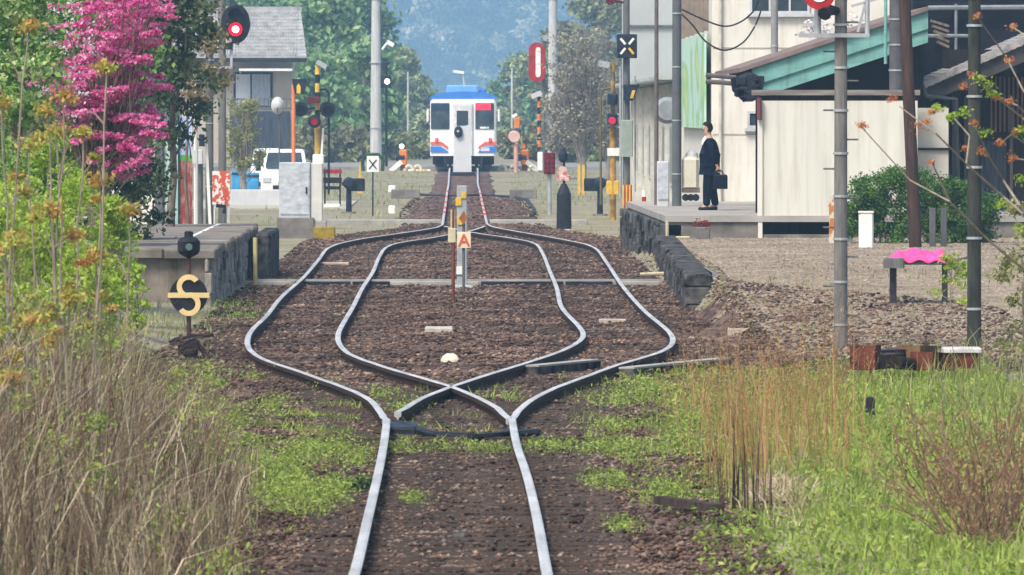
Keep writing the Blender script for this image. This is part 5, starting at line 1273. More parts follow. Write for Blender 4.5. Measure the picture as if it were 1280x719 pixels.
d = 171
gcb = thing("grey_case", "tall pale grey case standing on the platform between two poles", "case", (X(831, d), d, .83))
MB().bev(X(823, d), X(838, d), d + 1, d + 1.4, .83, Z(202, d), .02).build("case", m_graylt, gcb)
MB().box(X(824, d), X(837, d), d + .98, d + .998, Z(250, d), Z(206, d)).build("door", m_silver, gcb)

d = 154.5; g = Hf(X(878, d), d)
pot = thing("flower_pot", "grey concrete planter with a small dark red plant below the platform", "planter", (X(878, d), d, g))
MB().bev(X(870, d), X(888, d), d, d + .25, g - .05, Z(284, d), .02).build("planter", m_concd, pot)
v, f = leaves(clumps([at(875, 280, d + .1), at(882, 281, d + .1)], [.09, .07], 260, .7), .022); np_mesh("plant", v, f, leafmat("dark red leaves", [(.15, .02, .02), (.30, .06, .05)], .2), pot)
d = 145; g = Hf(X(1083, d), d)
mp_ = thing("marker_post", "stubby white marker post in front of the hedge", "post", (X(1083, d), d, g))
MB().bev(X(1074, d), X(1092, d), d, d + .2, g - .05, Z(266, d), .025).build("post", m_white, mp_)
MB().bev(X(1073.3, d), X(1092.7, d), d - .01, d + .21, Z(266.5, d), Z(264, d), .01).build("cap", m_cream, mp_)
for px, lab in ((1166, "grey wooden stake in front of the hedge, left one of two"), (1180, "grey wooden stake in front of the hedge, right one of two")):
    d = 146; g = Hf(X(px, d), d); solo("stake", MB().bev(X(px - 4, d), X(px + 4, d), d, d + .08, g - .1, Z(260, d), .01), m_poled, lab, "stake", (X(px, d), d, g), "stakes at the hedge")

# bench with pink cover
d = 114; g = Hf(X(1117, d), d)
bn = thing("work_bench", "dark bench arm on a single post beside the greenish pole", "bench", (X(1117, d), d, g))
MB().bev(X(1112.5, d), X(1121, d), d, d + .08, g - .05, Z(333, d), .01).build("leg", mat("dark leg", (.04, .035, .045), .8, 0, .4, 8), bn)
MB().bev(X(1106, d), X(1192, d), d - .15, d + .55, Z(331, d), Z(326, d), .015).build("top", m_poled, bn)
MB().bev(X(1104, d), X(1130, d), d - .2, d - .05, Z(335, d), Z(322, d), .02).build("clamp", m_poled, bn)
MB().bev(X(1180, d), X(1187, d), d + .4, d + .48, g - .05, Z(331, d), .01).build("leg", m_poled, bn)
MB().tube([at(1190, 326, d), at(1212, 321, d)], .02).build("tie_bar", m_poled, bn)
# cloth with folds
nx, ny = 60, 20; vs = []; x0c, x1c = X(1110, d), X(1190, d)
for j in range(ny):
    for i in range(nx):
        u, w_ = i / (nx - 1), j / (ny - 1); e = min(1, 6 * min(u, 1 - u)) * min(1, 4 * min(w_, 1 - w_) + .15)
        zz = Z(325.5, d) + e * (.11 + .018 * math.sin(u * 15 + 2 * w_) + .012 * math.sin(u * 37 + 9 * w_) + .02 * math.sin(w_ * 9 + u * 6)) - (.03 + .02 * math.sin(u * 23) if j == 0 else 0) + .003
        vs.append((x0c + (x1c - x0c) * u, d - .14 + .66 * w_ - .05 * (j == 0), zz))
i_ = (np.arange(ny - 1)[:, None] * nx + np.arange(nx - 1)[None]).ravel()
pc_ = np_mesh("pink_cover", np.array(vs), np.stack([i_, i_ + 1, i_ + nx + 1, i_ + nx], 1), m_pink, None, (X(1150, d), d, Z(326, d)), True)
sm_ = pc_.modifiers.new("thick", 'SOLIDIFY'); sm_.thickness = .006
tag(pc_, "bright pink crumpled cover spread on the dark bench", "cover")

# junk pile
d = 87; 
def junk(px0, px1, py0, py1, dd, m, lab, name, tilt=0.0, r=False):
    g = Hf(X(px0, dd), dd)
    if r: mb = MB().cyl(at(px0, (py0 + py1) / 2, dd), at(px1, (py0 + py1) / 2 + tilt, dd + .5), (py1 - py0) / 2 * dd / F)
    else: mb = MB().obox(at(px0, (py0 + py1) / 2, dd), at(px1, (py0 + py1) / 2 + tilt, dd + .4), .25, (py1 - py0) * dd / F)
    return solo(name, mb, m, lab, "scrap", at(px0, py1, dd), "scrap heap in the grass")
m_rj = mat("rusty scrap", (.12, .035, .022), .85, 0, .7, 6, bump=.4)
junk(1078, 1118, 446, 463, 87, m_sleeper, "black timber end at the left of the scrap heap", "old_timber", -5)
junk(1092, 1150, 438, 449, 87.5, m_black, "long black timber lying over the scrap heap", "old_timber", -3)
junk(1078, 1086, 432, 462, 86.8, m_rj, "upright rusty piece at the left end of the scrap heap", "rusty_iron")
junk(1120, 1148, 446, 462, 86.9, m_dwood, "dark timber block in the middle of the scrap heap", "old_timber", 2, True)
junk(1136, 1158, 432, 460, 87.6, mat("ochre scrap", (.16, .095, .045), .85, 0, .4, 6), "ochre brown iron block in the scrap heap", "rusty_iron")
junk(1152, 1180, 440, 462, 87.2, m_rj, "rust brown iron piece beside the pale topped box", "rusty_iron", 2)
rbx = thing("rusty_box", "rust red box with a pale lid at the right end of the scrap heap", "box", at(1205, 461, 87))
MB().bev(X(1181, 87), X(1224, 87), 87, 87.4, Z(461, 87), Z(441, 87), .02).build("box", m_rj, rbx)
MB().bev(X(1180, 87), X(1228, 87), 86.97, 87.45, Z(441, 87), Z(435, 87), .015).build("lid", mat("pale lid", (.50, .48, .46), .8, 0, .2, 7), rbx)
solo("black_stump", MB().lathe(X(1088, 76), 76, [(Z(522, 76), .05), (Z(512, 76), .042), (Z(498, 76), .036), (Z(496, 76), .01)], 8), m_black, "short black stump standing in the green grass", "stump", at(1088, 522, 76))
solo("fallen_timber", MB().obox(at(825, 625, 61), at(898, 636, 60.2), .1, .055), m_sleeper, "charred timber lying at the edge of the grass right of the near rail", "timber", at(860, 636, 61))
solo("timber_offcut", MB().obox(at(950, 634, 60.5), at(985, 634, 60.9), .1, .08), m_sleeper, "short charred offcut under the rusty dry grass", "timber", at(968, 636, 61))

# hedge
d = 150; x = X(1150, d); g = Hf(x, d)
hg = thing("hedge", "rounded dark green hedge in front of the shed end and dark house", "hedge", (x, d, g))
cen = []; rad = []
for i in range(170):
    u = random.uniform(-1, 1); top = (1.0 - .28 * abs(u) ** 3) * (1.12 if u < .1 else .98)
    z = g + random.random() ** .6 * top * 1.12; cen.append((x + u * 1.25, d + random.uniform(-.45, .45), z)); rad.append(random.uniform(.11, .19))
v, f = leaves(clumps(cen, rad, 40000, .6), rng.uniform(.015, .035, 40000), .6); np_mesh("foliage", v, f, L_hedge, hg)
sm2 = MB()
for i in range(14): a = x + random.uniform(-1.1, 1.1); sm2.tube(curved((a, d, g - .05), (a + random.uniform(-.2, .2), d, g + .9), .06), .02, 5, .006)
sm2.build("stem", m_bark, hg)

# ------------------------------------------------------------ man on the platform
def skin(name, J, E, m, parent, root=0, sub=2, flat=None):
    me = bpy.data.meshes.new(name); L = origin(parent)
    me.from_pydata([Vector(p[:3]) - L for p in J], E, []); o = bpy.data.objects.new(name, me); C.objects.link(o)
    sk = o.modifiers.new("s", 'SKIN'); sk.use_smooth_shade = True
    for i, p in enumerate(J):
        r = p[3]; me.skin_vertices[0].data[i].radius = (r if not isinstance(r, tuple) else r[0], r if not isinstance(r, tuple) else r[1])
        me.skin_vertices[0].data[i].use_root = (i == root)
    ss = o.modifiers.new("u", 'SUBSURF'); ss.levels = sub; ss.render_levels = sub
    dg = bpy.context.evaluated_depsgraph_get(); nm = bpy.data.meshes.new_from_object(o.evaluated_get(dg)); bpy.data.objects.remove(o)
    nm.materials.clear(); nm.materials.append(m); nm.name = name
    for p in nm.polygons: p.use_smooth = True
    n_ = bpy.data.objects.new(name, nm); C.objects.link(n_); n_.parent = parent; return n_
d = 164.8; px_ = X(887, d); g = .83; Hh = 1.63
m_skin = mat("skin", (.50, .30, .21), .6, 0, .05, 9); m_suit = mat("navy suit", (.006, .009, .022), .9, 0, .35, 9, bump=.5, spec=.05); m_trs = mat("navy trousers", (.005, .008, .020), .9, 0, .35, 9, bump=.5, spec=.05)
mn = thing("person", "man in a dark navy suit facing left on the platform, holding a black bag", "person", (px_, d, g))
# facing -X; body coords: forward f (-X), side s (+Y is his right? he faces -X so his right is +Y)
def B(fw, sd, up): return (px_ - fw, d + sd, g + up * Hh / 1.72)
J = [(*B(0, 0, .92), .10), (*B(.0, 0, 1.12), .095), (*B(.01, 0, 1.34), .11), (*B(.02, 0, 1.47), .052), (*B(.045, 0, 1.56), .07), (*B(.05, 0, 1.66), .078),
     (*B(0, -.09, .88), .08), (*B(.05, -.10, .48), .055), (*B(.05, -.10, .09), .036), (*B(.17, -.10, .04), .03),
     (*B(0, .09, .88), .08), (*B(-.05, .10, .48), .055), (*B(-.12, .10, .09), .036), (*B(.01, .10, .04), .03),
     (*B(.0, -.19, 1.38), .05), (*B(-.04, -.23, 1.12), .04), (*B(-.13, -.22, .88), .028), (*B(-.165, -.22, .82), .026),
     (*B(.0, .19, 1.38), .05), (*B(.02, .23, 1.12), .04), (*B(.09, .22, .90), .028), (*B(.11, .22, .83), .026),
     (*B(.105, 0, 1.545), .022), (*B(.135, 0, 1.59), .012)]
E = [(0, 1), (1, 2), (2, 3), (3, 4), (4, 5), (0, 6), (6, 7), (7, 8), (8, 9), (0, 10), (10, 11), (11, 12), (12, 13), (2, 14), (14, 15), (15, 16), (16, 17), (2, 18), (18, 19), (19, 20), (20, 21), (4, 22), (5, 23)]
for hnd, (fw, sd) in ((17, (-.165, -.22)), (21, (.11, .22))):   # fingers and thumb
    for k in range(4):
        b0 = len(J); dx = -.03 + .02 * k; L_ = [.045, .05, .047, .038][k]
        J += [(*B(fw + dx, sd, .80), .009), (*B(fw + dx, sd - .012, .80 - L_), .008), (*B(fw + dx, sd - .035 if hnd == 17 else sd - .02, .80 - L_ * 1.25), .007)]; E += [(hnd, b0), (b0, b0 + 1), (b0 + 1, b0 + 2)]
    b0 = len(J); J += [(*B(fw + .045, sd - .01, .81), .010), (*B(fw + .055, sd - .02, .775), .008)]; E += [(hnd, b0), (b0, b0 + 1)]
bo = skin("body", J, E, m_skin, mn)
def solid_head():
    hx_, hy_, hz2 = B(.055, 0, 1.615); n1, n2 = 16, 12; vs = []; fs = []
    for j in range(n2 + 1):
        t = math.pi * j / n2
        for i in range(n1):
            a = 2 * math.pi * i / n1; x_ = math.sin(t) * math.cos(a) * .10; y_ = math.sin(t) * math.sin(a) * .078; z_ = math.cos(t) * .118
            if x_ < 0 and z_ > .0: pass
            vs.append((hx_ + x_ * (1 - .12 * (z_ < -.04)), hy_ + y_, hz2 + z_))
    for j in range(n2):
        for i in range(n1): fs.append((j * n1 + i, (j + 1) * n1 + i, (j + 1) * n1 + (i + 1) % n1, j * n1 + (i + 1) % n1))
    return vs, fs, (hx_, hy_, hz2)
vs, fs, hc = solid_head()
hair = MB().add([(hc[0] + (x_ - hc[0]) * 1.08 + .012, hc[1] + (y_ - hc[1]) * 1.09, hc[2] + (z_ - hc[2]) * 1.07 + .01 if z_ > hc[2] - .03 or x_ > hc[0] + .02 else hc[2] - .03) for x_, y_, z_ in vs], fs)
hair.v = [(x_ if (z_ > hc[2] + .045 or x_ > hc[0] + .0) else hc[0] + .005, y_, z_) for x_, y_, z_ in hair.v]
hair.build("hair", mat("black hair", (.012, .011, .012), .7), mn, smooth=True)
for s in (-1, 1):
    MB().lathe(hc[0] - .098, hc[1] + s * .03, [(hc[2] - .002, .004), (hc[2] + .004, .010), (hc[2] + .010, .004)], 8).build("eye", m_black, mn)
    MB().rev_y(hc[0] + .005, hc[2] - .01, [(hc[1] + s * .078 - .008, .028), (hc[1] + s * .078 + .008, .022)], 10, .6, 1).build("ear", m_skin, mn)
MB().obox((hc[0] - .098, hc[1] - .022, hc[2] - .062), (hc[0] - .098, hc[1] + .022, hc[2] - .062), .006, .008).build("mouth", mat("lips", (.32, .12, .10), .6), mn)
JJ = [(*B(-.01, 0, .90), (.195, .20)), (*B(-.005, 0, 1.10), (.175, .19)), (*B(-.01, 0, 1.28), (.165, .20)), (*B(-.015, 0, 1.435), (.105, .12)),
      (*B(-.005, 0, .80), (.185, .19)),
      (*B(.0, -.19, 1.35), .085), (*B(-.04, -.235, 1.12), .075), (*B(-.12, -.225, .90), .055), (*B(.0, .19, 1.35), .085), (*B(.02, .235, 1.12), .075), (*B(.085, .225, .92), .055)]
skin("jacket", JJ, [(0, 1), (1, 2), (2, 3), (0, 4), (2, 5), (5, 6), (6, 7), (2, 8), (8, 9), (9, 10)], m_suit, mn)
TT = [(*B(0, 0, .93), .15), (*B(0, -.09, .82), .125), (*B(.05, -.10, .48), .088), (*B(.06, -.10, .07), .072), (*B(0, .09, .82), .12), (*B(-.05, .10, .48), .088), (*B(-.12, .10, .07), .072)]
skin("trousers", TT, [(0, 1), (1, 2), (2, 3), (0, 4), (4, 5), (5, 6)], m_trs, mn)
for sd, fw in ((-.10, .05), (.10, -.12)):
    skin("shoe", [(*B(fw - .04, sd, .04), .045), (*B(fw + .08, sd, .035), .042), (*B(fw + .17, sd, .025), .03)], [(0, 1), (1, 2)], m_black, mn, sub=2)
skin("shirt", [(*B(.04, 0, 1.455), (.062, .066)), (*B(.095, 0, 1.38), (.05, .05)), (*B(.125, 0, 1.27), (.03, .04))], [(0, 1), (1, 2)], m_white, mn)
bg_ = thing("briefcase", "black bag hanging from the man's right hand side", "bag", B(-.22, -.26, .5))
a0, a1 = -.33, -.06
x0b, x1b = B(a1, 0, 0)[0], B(a0, 0, 0)[0]
MB().bev(min(x0b, x1b), max(x0b, x1b), d - .32, d - .19, g + .40, g + .67, .03).build("bag_body", mat("black leather", (.006, .008, .018), .5, 0, .3, 9), bg_)
hxm = B(-.165, -.22, .8)[0]
MB().tube([(hxm - .09, d - .25, g + .66), (hxm - .06, d - .25, g + .735), (hxm, d - .25, g + .75), (hxm + .06, d - .25, g + .735), (hxm + .09, d - .25, g + .66)], .012).build("handle", m_black, bg_)

# ------------------------------------------------------------ vegetation left
def flowering():
    x, y = X(128, 112), 112; z = Hf(x, y); t = thing("blossom_tree", "tree covered in vivid pink blossom at the upper left", "tree", (x, y, z))
    tb = MB(); tb.tube(curved((x, y, z), (x - .1, y, z + 2.2), .04), .10, 8, .07); pts = []
    rows = [(140, 214, -12, 1.2), (118, 206, 2, 1.2), (110, 208, 16, 1.2), (118, 200, 32, 1), (98, 190, 46, 1.2), (76, 192, 66, 1.3), (72, 196, 84, 1.5), (72, 200, 100, 1.5), (74, 198, 116, 1.6), (80, 196, 132, 1.5), (86, 194, 148, 1.4), (96, 192, 163, 1.3), (112, 190, 178, 1.2), (122, 188, 192, 1), (134, 180, 206, .6), (40, 76, 100, .3), (60, 112, 22, .3), (30, 90, 150, .4), (40, 90, 170, .3)]
    for a, b_, py, dens in rows:
        for k in range(int(11 * dens)):
            px = random.uniform(a, b_); yy = y + random.uniform(-1.0, .8); e = Vector(at(px, py + random.uniform(-14, 14), y)); e.y = yy
            st_ = Vector((x - .1, y, z + random.uniform(1.4, 2.4))); c = curved(st_, e, .1, 6, .015); tb.tube(c, .018, 4, .004)
            # streaky flower sprays running outwards
            dirv = Vector((random.uniform(.3, 1), random.uniform(-.5, .5), random.uniform(-.15, .28))).normalized()
            for q in range(6): pts.append(tuple(e + dirv * random.uniform(-.26, .2)))
    tb.build("trunk", m_bark, t); n = 40000
    v, f = leaves(clumps(pts, [.05] * len(pts), n, .62, .55), rng.uniform(.012, .030, n), .8); np_mesh("blossom", v, f, L_pink, t)
flowering()
G = "shrubs on the left bank"
tree("broadleaf_tree", "sparse fresh leaved tree in front of the pink blossom at the top left", X(18, 103), 103, Z(-40, 103) - Hf(-5.2, 103), 1.5, leafmat("mixed fresh leaves", [(.05, .13, .03), (.16, .32, .05), (.42, .55, .20), (.62, .62, .42)], .35, nscale=2.4), 4600, .042, trunk=.05, base=.58, nclump=40)
tree("broadleaf_tree", "green leafy tree with pale tips filling the top left corner", X(0, 119), 119, Z(-60, 119) - Hf(-5.5, 119), 2.9, L_green, 15000, .055, trunk=.1, base=.35, nclump=70)
tree("broadleaf_tree", "green crown behind the pink blossom near the top left", X(95, 128), 128, Z(-70, 128) - Hf(-5.5, 128), 2.3, L_green, 14000, .055, trunk=.1, base=.45, nclump=60)
tree("evergreen_tree", "dark sparse tree between the pink blossom and the red signal", X(212, 150), 150, Z(-50, 150), 1.5, L_dkgreen, 6500, .055, trunk=.09, base=.42, nclump=60)
tree("young_tree", "brownish young tree with few leaves left of the red signal head", X(240, 160), 160, Z(-40, 160), 1.25, leafmat("bronze leaves", [(.12, .12, .05), (.24, .20, .09), (.33, .22, .13)], .3), 2600, .05, trunk=.04, base=.55, nclump=30)
tree("evergreen_tree", "dark low tree behind the lower edge of the pink blossom", X(120, 135), 135, Z(120, 135), 1.9, L_dkgreen, 9000, .05, trunk=.08, base=.2, nclump=60)
tree("white_flower_shrub", "shrub with small white flowers among green leaves at the top left", X(66, 105), 105, Z(-2, 105) - Hf(-4.6, 105), 1.0, L_white, 520, .024, trunk=.03, base=.62, nclump=22, cat="shrub")
# fresh green shrubs
SL = "fresh yellow green shrub in the thicket on the left bank"
for px, d, ty, wpx, n, lm in [(25, 84, 215, 130, 4600, L_fresh), (92, 88, 225, 100, 3800, L_fresh), (140, 96, 240, 50, 2400, L_fresh), (60, 75, 270, 120, 6000, L_fresh), (-30, 72, 240, 150, 6000, L_fresh),
                              (108, 80, 320, 90, 2400, L_fresh), (150, 104, 275, 50, 1300, L_fresh), (20, 66, 360, 120, 4200, L_fresh), (172, 100, 330, 36, 600, L_fresh), (-20, 90, 120, 140, 5500, L_green), (60, 98, 170, 110, 4500, L_fresh)]:
    x = X(px, d); g = Hf(x, d)
    tree("bank_shrub", SL, x, d, Z(ty, d) - g, wpx * d / F, lm, n, .026 if d < 90 else .032, G, .02, .25, bm=m_barkp, nclump=46, cat="shrub", limbs=16, aspect=.5)
# tall stems with leaf tufts
TF = [(37, 33, 22, 330, 15, 58, "tallest bare stem near the left edge with an orange leaf tuft"), (131, 84, 92, 380, 12, 57, "long leaning stem crossing the pink blossom, green tufted"), (81, 120, 72, 400, 17, 56, "sapling with a broad yellow orange tuft in front of the pink blossom"),
      (57, 137, 52, 380, 13, 60, "sapling with a small rusty tuft left of the broad tufted one"), (3, 128, 10, 380, 16, 57, "sapling at the very left edge with an orange tuft"), (72, 163, 88, 420, 15, 58, "sapling whose yellow green tuft overlaps the pink blossom's lower part"),
      (104, 165, 70, 430, 14, 59, "sapling with reddish tuft below the leaning stem"), (35, 180, 42, 420, 18, 60, "low sapling with wide green tuft left of centre bank"), (125, 225, 112, 460, 17, 61, "sapling with green tuft under the blossom's lower edge"),
      (62, 262, 70, 500, 18, 56, "sapling with red tipped tuft halfway up the bank"), (120, 320, 128, 520, 16, 57, "short sapling with orange tipped tuft low on the bank"), (20, 300, 30, 520, 20, 55, "sapling with broad light green tuft low at the left"),
      (35, 400, 40, 600, 20, 53, "low sapling with red green tuft near the left edge"), (10, 470, 14, 640, 18, 52, "lowest sapling with bright green tuft at the left edge"), (160, 262, 150, 460, 12, 62, "thin sapling with small tuft right of the thicket"), (88, 370, 96, 560, 16, 54, "sapling with yellow tuft above the straw")]
for px, py, bx, by, r, d, lab in TF:
    x = X(bx, d); g = Hf(x, d); t = thing("tufted_sapling", lab, "sapling", (x, d, g), "tufted saplings on the left bank")
    top = Vector(at(px, py, d)); c = curved((x, d, g - .05), top, .03, 8, .006); sb_ = MB().tube(c, .011, 6, .006)
    tips = [tuple(top)]
    for k in range(4):
        i = random.randint(4, 7); e = c[i] + Vector((random.uniform(-.16, .16), random.uniform(-.1, .1), random.uniform(.05, .2))); sb_.tube([c[i], c[i].lerp(e, .5) + Vector((0, 0, .02)), e], .006, 4, .003)
        if random.random() < .6: tips.append(tuple(e))
    sb_.build("stem", m_barkp, t); rr = r * d / F
    for q, tip in enumerate(tips):
        n = 150 if q == 0 else 80; P = clumps([tip], [rr if q == 0 else rr * .6], n, .5, .6)
        v, f = leaves(P, rng.uniform(.012, .030, n), .42); np_mesh("leaf_tuft", v, f, L_tuft, t)

# dry stems and straw: stuff
def field(n, pxa, pxb, d0, d1, edge, h0, h1, wd, lean, hfun=None, xr=None):
    y = d0 + (d1 - d0) * rng.random(n); 
    x = rng.uniform(*xr, n) if xr else X(1, 1) * 0 + rng.uniform(0, 1, n)
    keep = edge(x, y, rng.random(n)); x, y = x[keep], y[keep]; m = len(x)
    h = rng.uniform(h0, h1, m) * (hfun(x, y) if hfun else 1)
    b = np.stack([x, y, H(x, y) - .03], 1)
    return blades(b, h, rng.normal(size=(m, 2)) * lean, wd * rng.uniform(.6, 1.4, m))
def patch(x, y, s, ox=0):   # cheap smooth pseudo noise 0..1
    return .5 + .25 * (np.sin(x * s + ox) * np.cos(y * s * .7 + 2 * ox) + np.sin(x * s * 2.3 + y * s * .9 + ox))
def cl(x, y): return .5 + .5 * np.sin(x * 9.1 + 3 * np.sin(y * .8)) * np.sin(y * 1.9 + 2.2 * np.sin(x * 2.7))
edgeL = lambda x, y, r: (x < -1.2 - .026 * (y - 50) + .16 * np.sin(y * .9) - r * .3)
hL = lambda x, y: (.30 + .95 * sstep(1.0, 2.9, -x)) * (1 - .85 * sstep(58, 80, y) * (1 - .6 * sstep(2.9, 4.2, -x))) * (.6 + .7 * cl(x, y))
e1 = lambda x, y, r: edgeL(x, y, r) & (cl(x, y) + .25 > r)
v1 = field(62000, 0, 0, 46, 92, e1, .4, 1.35, .0065, .26, hL, (-5.6, -1.15))
v2 = field(9000, 0, 0, 46, 84, e1, .4, 1.25, .008, .45, hL, (-5.6, -1.25))
tag(np_mesh("dry_weeds", *v1, L_stem), "brown dry stems standing thick on the left bank", "dry weeds", kind="stuff")
tag(np_mesh("straw", *v2, L_straw), "pale bent straw among the dry stems on the left bank", "straw", kind="stuff")
def leafcarpet(n, xr, d0, d1, edge, zmax, size, m, name, lab, cat):
    y = rng.uniform(d0, d1, n); x = rng.uniform(*xr, n); k = edge(x, y, rng.random(n)); x, y = x[k], y[k]; q = len(x)
    z = H(x, y) + rng.random(q) ** 1.5 * zmax * (.4 + .9 * patch(x, y, 2.1, 1)) * (hL(x, y) / .9 if xr[0] < -5 else 1); v, f = leaves(np.stack([x, y, z], 1), rng.uniform(size * .6, size * 1.3, q), .4)
    return tag(np_mesh(name, v, f, m), lab, cat, kind="stuff")
leafcarpet(40000, (-5.6, -1.0), 46, 95, lambda x, y, r: edgeL(x, y, r) & (patch(x, y, 1.5, 3) + .3 * (cl(x * 1.7, y * .7) - .5) > .40), .8, .022, L_sedge, "bank_undergrowth", "olive and green undergrowth leaves between the dry stems on the left", "undergrowth")
n = 40000; nc_ = 340; cyy = rng.uniform(47, 92, nc_); cxx = rng.uniform(-5.4, -1.2, nc_); kk_ = edgeL(cxx, cyy, rng.random(nc_) * .3); cxx, cyy = cxx[kk_], cyy[kk_]
czz = H(cxx, cyy) + hL(cxx, cyy) * rng.uniform(.15, 1.15, len(cxx)); v, f = leaves(clumps(np.stack([cxx, cyy, czz], 1), rng.uniform(.05, .20, len(cxx)), n, .6, .8), rng.uniform(.008, .024, n), .45)
tag(np_mesh("bank_sprigs", v, f, leafmat("bank sprig leaves", [(.08, .12, .04), (.20, .29, .05), (.36, .48, .09), (.38, .22, .10)], .3, nscale=2.2)), "small yellow green leafy sprigs mixed through the dry stems on the left", "sprigs", kind="stuff")
# green grass patches beside the near track
def gmask(x, y, r):
    L = (x < -.95) & (x > -2.6) & (y > 58) & (y < 84) & (patch(x, y, 1.9, 2) > .42 + .2 * r)
    Rr = (x > .95 + .65 * sstep(78, 60, y)) & (patch(x, y, 1.3, 5) > .38 + .25 * r - .35 * sstep(1.5, 2.4, x))
    mid = (np.abs(x) < .55) & (y > 71) & (y < 92) & (patch(x, y, 2.2, 7) > .62 + .2 * r)
    return L | (Rr & (y < 84 + 12 * r)) | mid
v3 = field(80000, 0, 0, 46, 96, gmask, .04, .17, .012, .45, lambda x, y: .5 + 1.0 * patch(x, y, 1.6, 4) + .5 * sstep(1.6, 2.6, x), (-2.7, 5.2))
tag(np_mesh("grass", *v3, L_grass), "bright green grass beside the near track", "grass", kind="stuff")
leafcarpet(44000, (1.3, 5.4), 46, 94, lambda x, y, r: ((y < 60) & (x > 1.35 + .3 * r)) | (x > 1.45 + .2 * sstep(78, 60, y) + .5 * r) & (patch(x, y, 1.3, 5) + .4 * cl(x, y) > .28 + .3 * r), .14, .026, L_grass, "ground_cover", "low bright green leafy ground cover on the right bank", "ground cover")
leafcarpet(30000, (-2.9, -.95), 58, 92, gmask, .08, .02, L_grass, "clover", "fresh green clover left of the near rails", "ground cover")
GP = [(405, 548, 60, 14), (440, 560, 30, 10), (385, 603, 60, 16), (430, 590, 30, 9), (350, 575, 36, 26), (505, 545, 26, 7), (590, 547, 60, 6), (480, 482, 24, 8), (495, 498, 20, 8), (525, 494, 20, 6), (520, 607, 20, 5),
      (800, 475, 60, 12), (770, 490, 40, 8), (680, 545, 30, 8), (735, 545, 40, 8), (800, 548, 50, 10), (760, 585, 34, 10), (830, 600, 40, 16), (860, 520, 40, 30), (780, 640, 24, 6), (345, 492, 26, 10), (365, 600, 30, 20), (300, 385, 40, 8), (290, 372, 30, 6), (405, 470, 18, 5), (760, 520, 40, 8)]
gx, gy = [], []
for px, py, rw, rh in GP:
    n = int(8 * rw * rh * (.5 + .5 * (py - 350) / 300)); n = min(n, 14000)
    qx = px + rng.normal(size=n) * rw * .5; qy = py + rng.normal(size=n) * rh * .5; dd = CH * F / (qy - 140); gx.append((qx - 582) * dd / F); gy.append(dd)
gx, gy = np.concatenate(gx), np.concatenate(gy); kk_ = cl(gx * 2, gy) > rng.random(len(gx)) * .8; gx, gy = gx[kk_], gy[kk_]
v, f = leaves(np.stack([gx, gy, H(gx, gy) + .03 + rng.random(len(gx)) ** 2 * .09], 1), rng.uniform(.008, .020, len(gx)), .45)
tag(np_mesh("track_weeds", v, f, leafmat("track weed leaves", [(.12, .15, .05), (.25, .34, .06), (.42, .52, .12)], .3, nscale=2)), "fresh green weeds in patches on the ballast round the junction", "weeds", kind="stuff")
v4 = field(8000, 0, 0, 90, 126, lambda x, y, r: ((x > 3.4) & (patch(x, y, .9, 2) > .35 + .3 * r)) | ((x < -2.9) & (y < 125.2)), .05, .22, .014, .4, None, (-5, 8))
tag(np_mesh("yard_grass", *v4, L_sedge), "thin olive grass scattered over the edge of the yard", "grass", kind="stuff")
# grass on the platforms and beyond
v5 = field(7000, 0, 0, 200, 355, lambda x, y, r: (((x < -1.5) & (x > -9)) | ((x > 1.7) & (x < 5))) & (r < .25 + .75 * sstep(268, 290, y)), .06, .25, .03, .4, lambda x, y: .4 + patch(x, y, .5, 2), (-9, 5))
tag(np_mesh("far_grass", *v5, leafmat("far grass", [(.15, .22, .07), (.30, .34, .14), (.48, .42, .24)], .3, nscale=.3)), "yellowish grass around the far end of the loop", "grass", kind="stuff")
# rusty dry grass on the right
def tuftgrass(px, d, rpx, h0, h1, n, m, name, lab, cat, wd=.008, lean=.07, grp=None, heads=0):
    x = X(px, d); g = Hf(x, d); r = rpx * d / F
    b = np.stack([x + rng.normal(size=n) * r * .65, d + rng.normal(size=n) * 1.6 * (r > .15), np.full(n, g - .03)], 1)
    v, f = blades(b, rng.uniform(h0, h1, n), rng.normal(size=(n, 2)) * lean, wd * rng.uniform(.6, 1.3, n))
    if heads:
        tips = v.reshape(n, 5, 3)[:, 4]; mids = v.reshape(n, 5, 3)[:, 2]; q = rng.integers(0, n, n * heads); u = 1 - rng.random(len(q))[:, None] ** 1.6 * .75
        P = mids[q] * (1 - u) + tips[q] * u + rng.normal(size=(len(q), 3)) * .012
        lv, lf = leaves(P, rng.uniform(.004, .012, len(q)), .35, -1.5); lf = np.concatenate([lf[:, [0, 1, 2]], lf[:, [0, 2, 3]]]); v, f = join((v, f), (lv, lf))
    return tag(np_mesh(name, v, f, m, None, (x, d, g)), lab, cat, grp)
for i, (px, d, r, h0, h1, n) in enumerate([(925, 65, 46, .5, 1.5, 150), (975, 68, 56, .5, 1.5, 160), (1030, 71, 44, .5, 1.55, 110), (945, 75, 60, .4, 1.0, 90), (874, 80, 24, .3, .85, 60), (1050, 65, 44, .2, .8, 50)]):
    tuftgrass(px, d, r, h0, h1, n, L_rusty, "tall_dry_grass", "clump of tall rusty orange dry grass standing right of the loop", "dry grass", .0045, .20, "tall rusty grass clumps", 14)
for px, d, n in ((915, 61, 5), (950, 60, 4)):
    tuftgrass(px, d, 16, .4, .95, n * 6, L_dark, "dark_stalks", "dark bare stalks at the foot of the rusty grass", "stalks", .010, .05, "dark stalks in the rusty grass")
tuftgrass(978, 62, 34, .12, .30, 900, L_straw, "straw_clump", "pale straw clump at the foot of the rusty grass", "straw", .010, .7)
tuftgrass(1000, 66, 3, .55, .62, 5, L_straw, "bent_stalk", "single pale leaning stalk in the grass", "stalk", .012, .4)
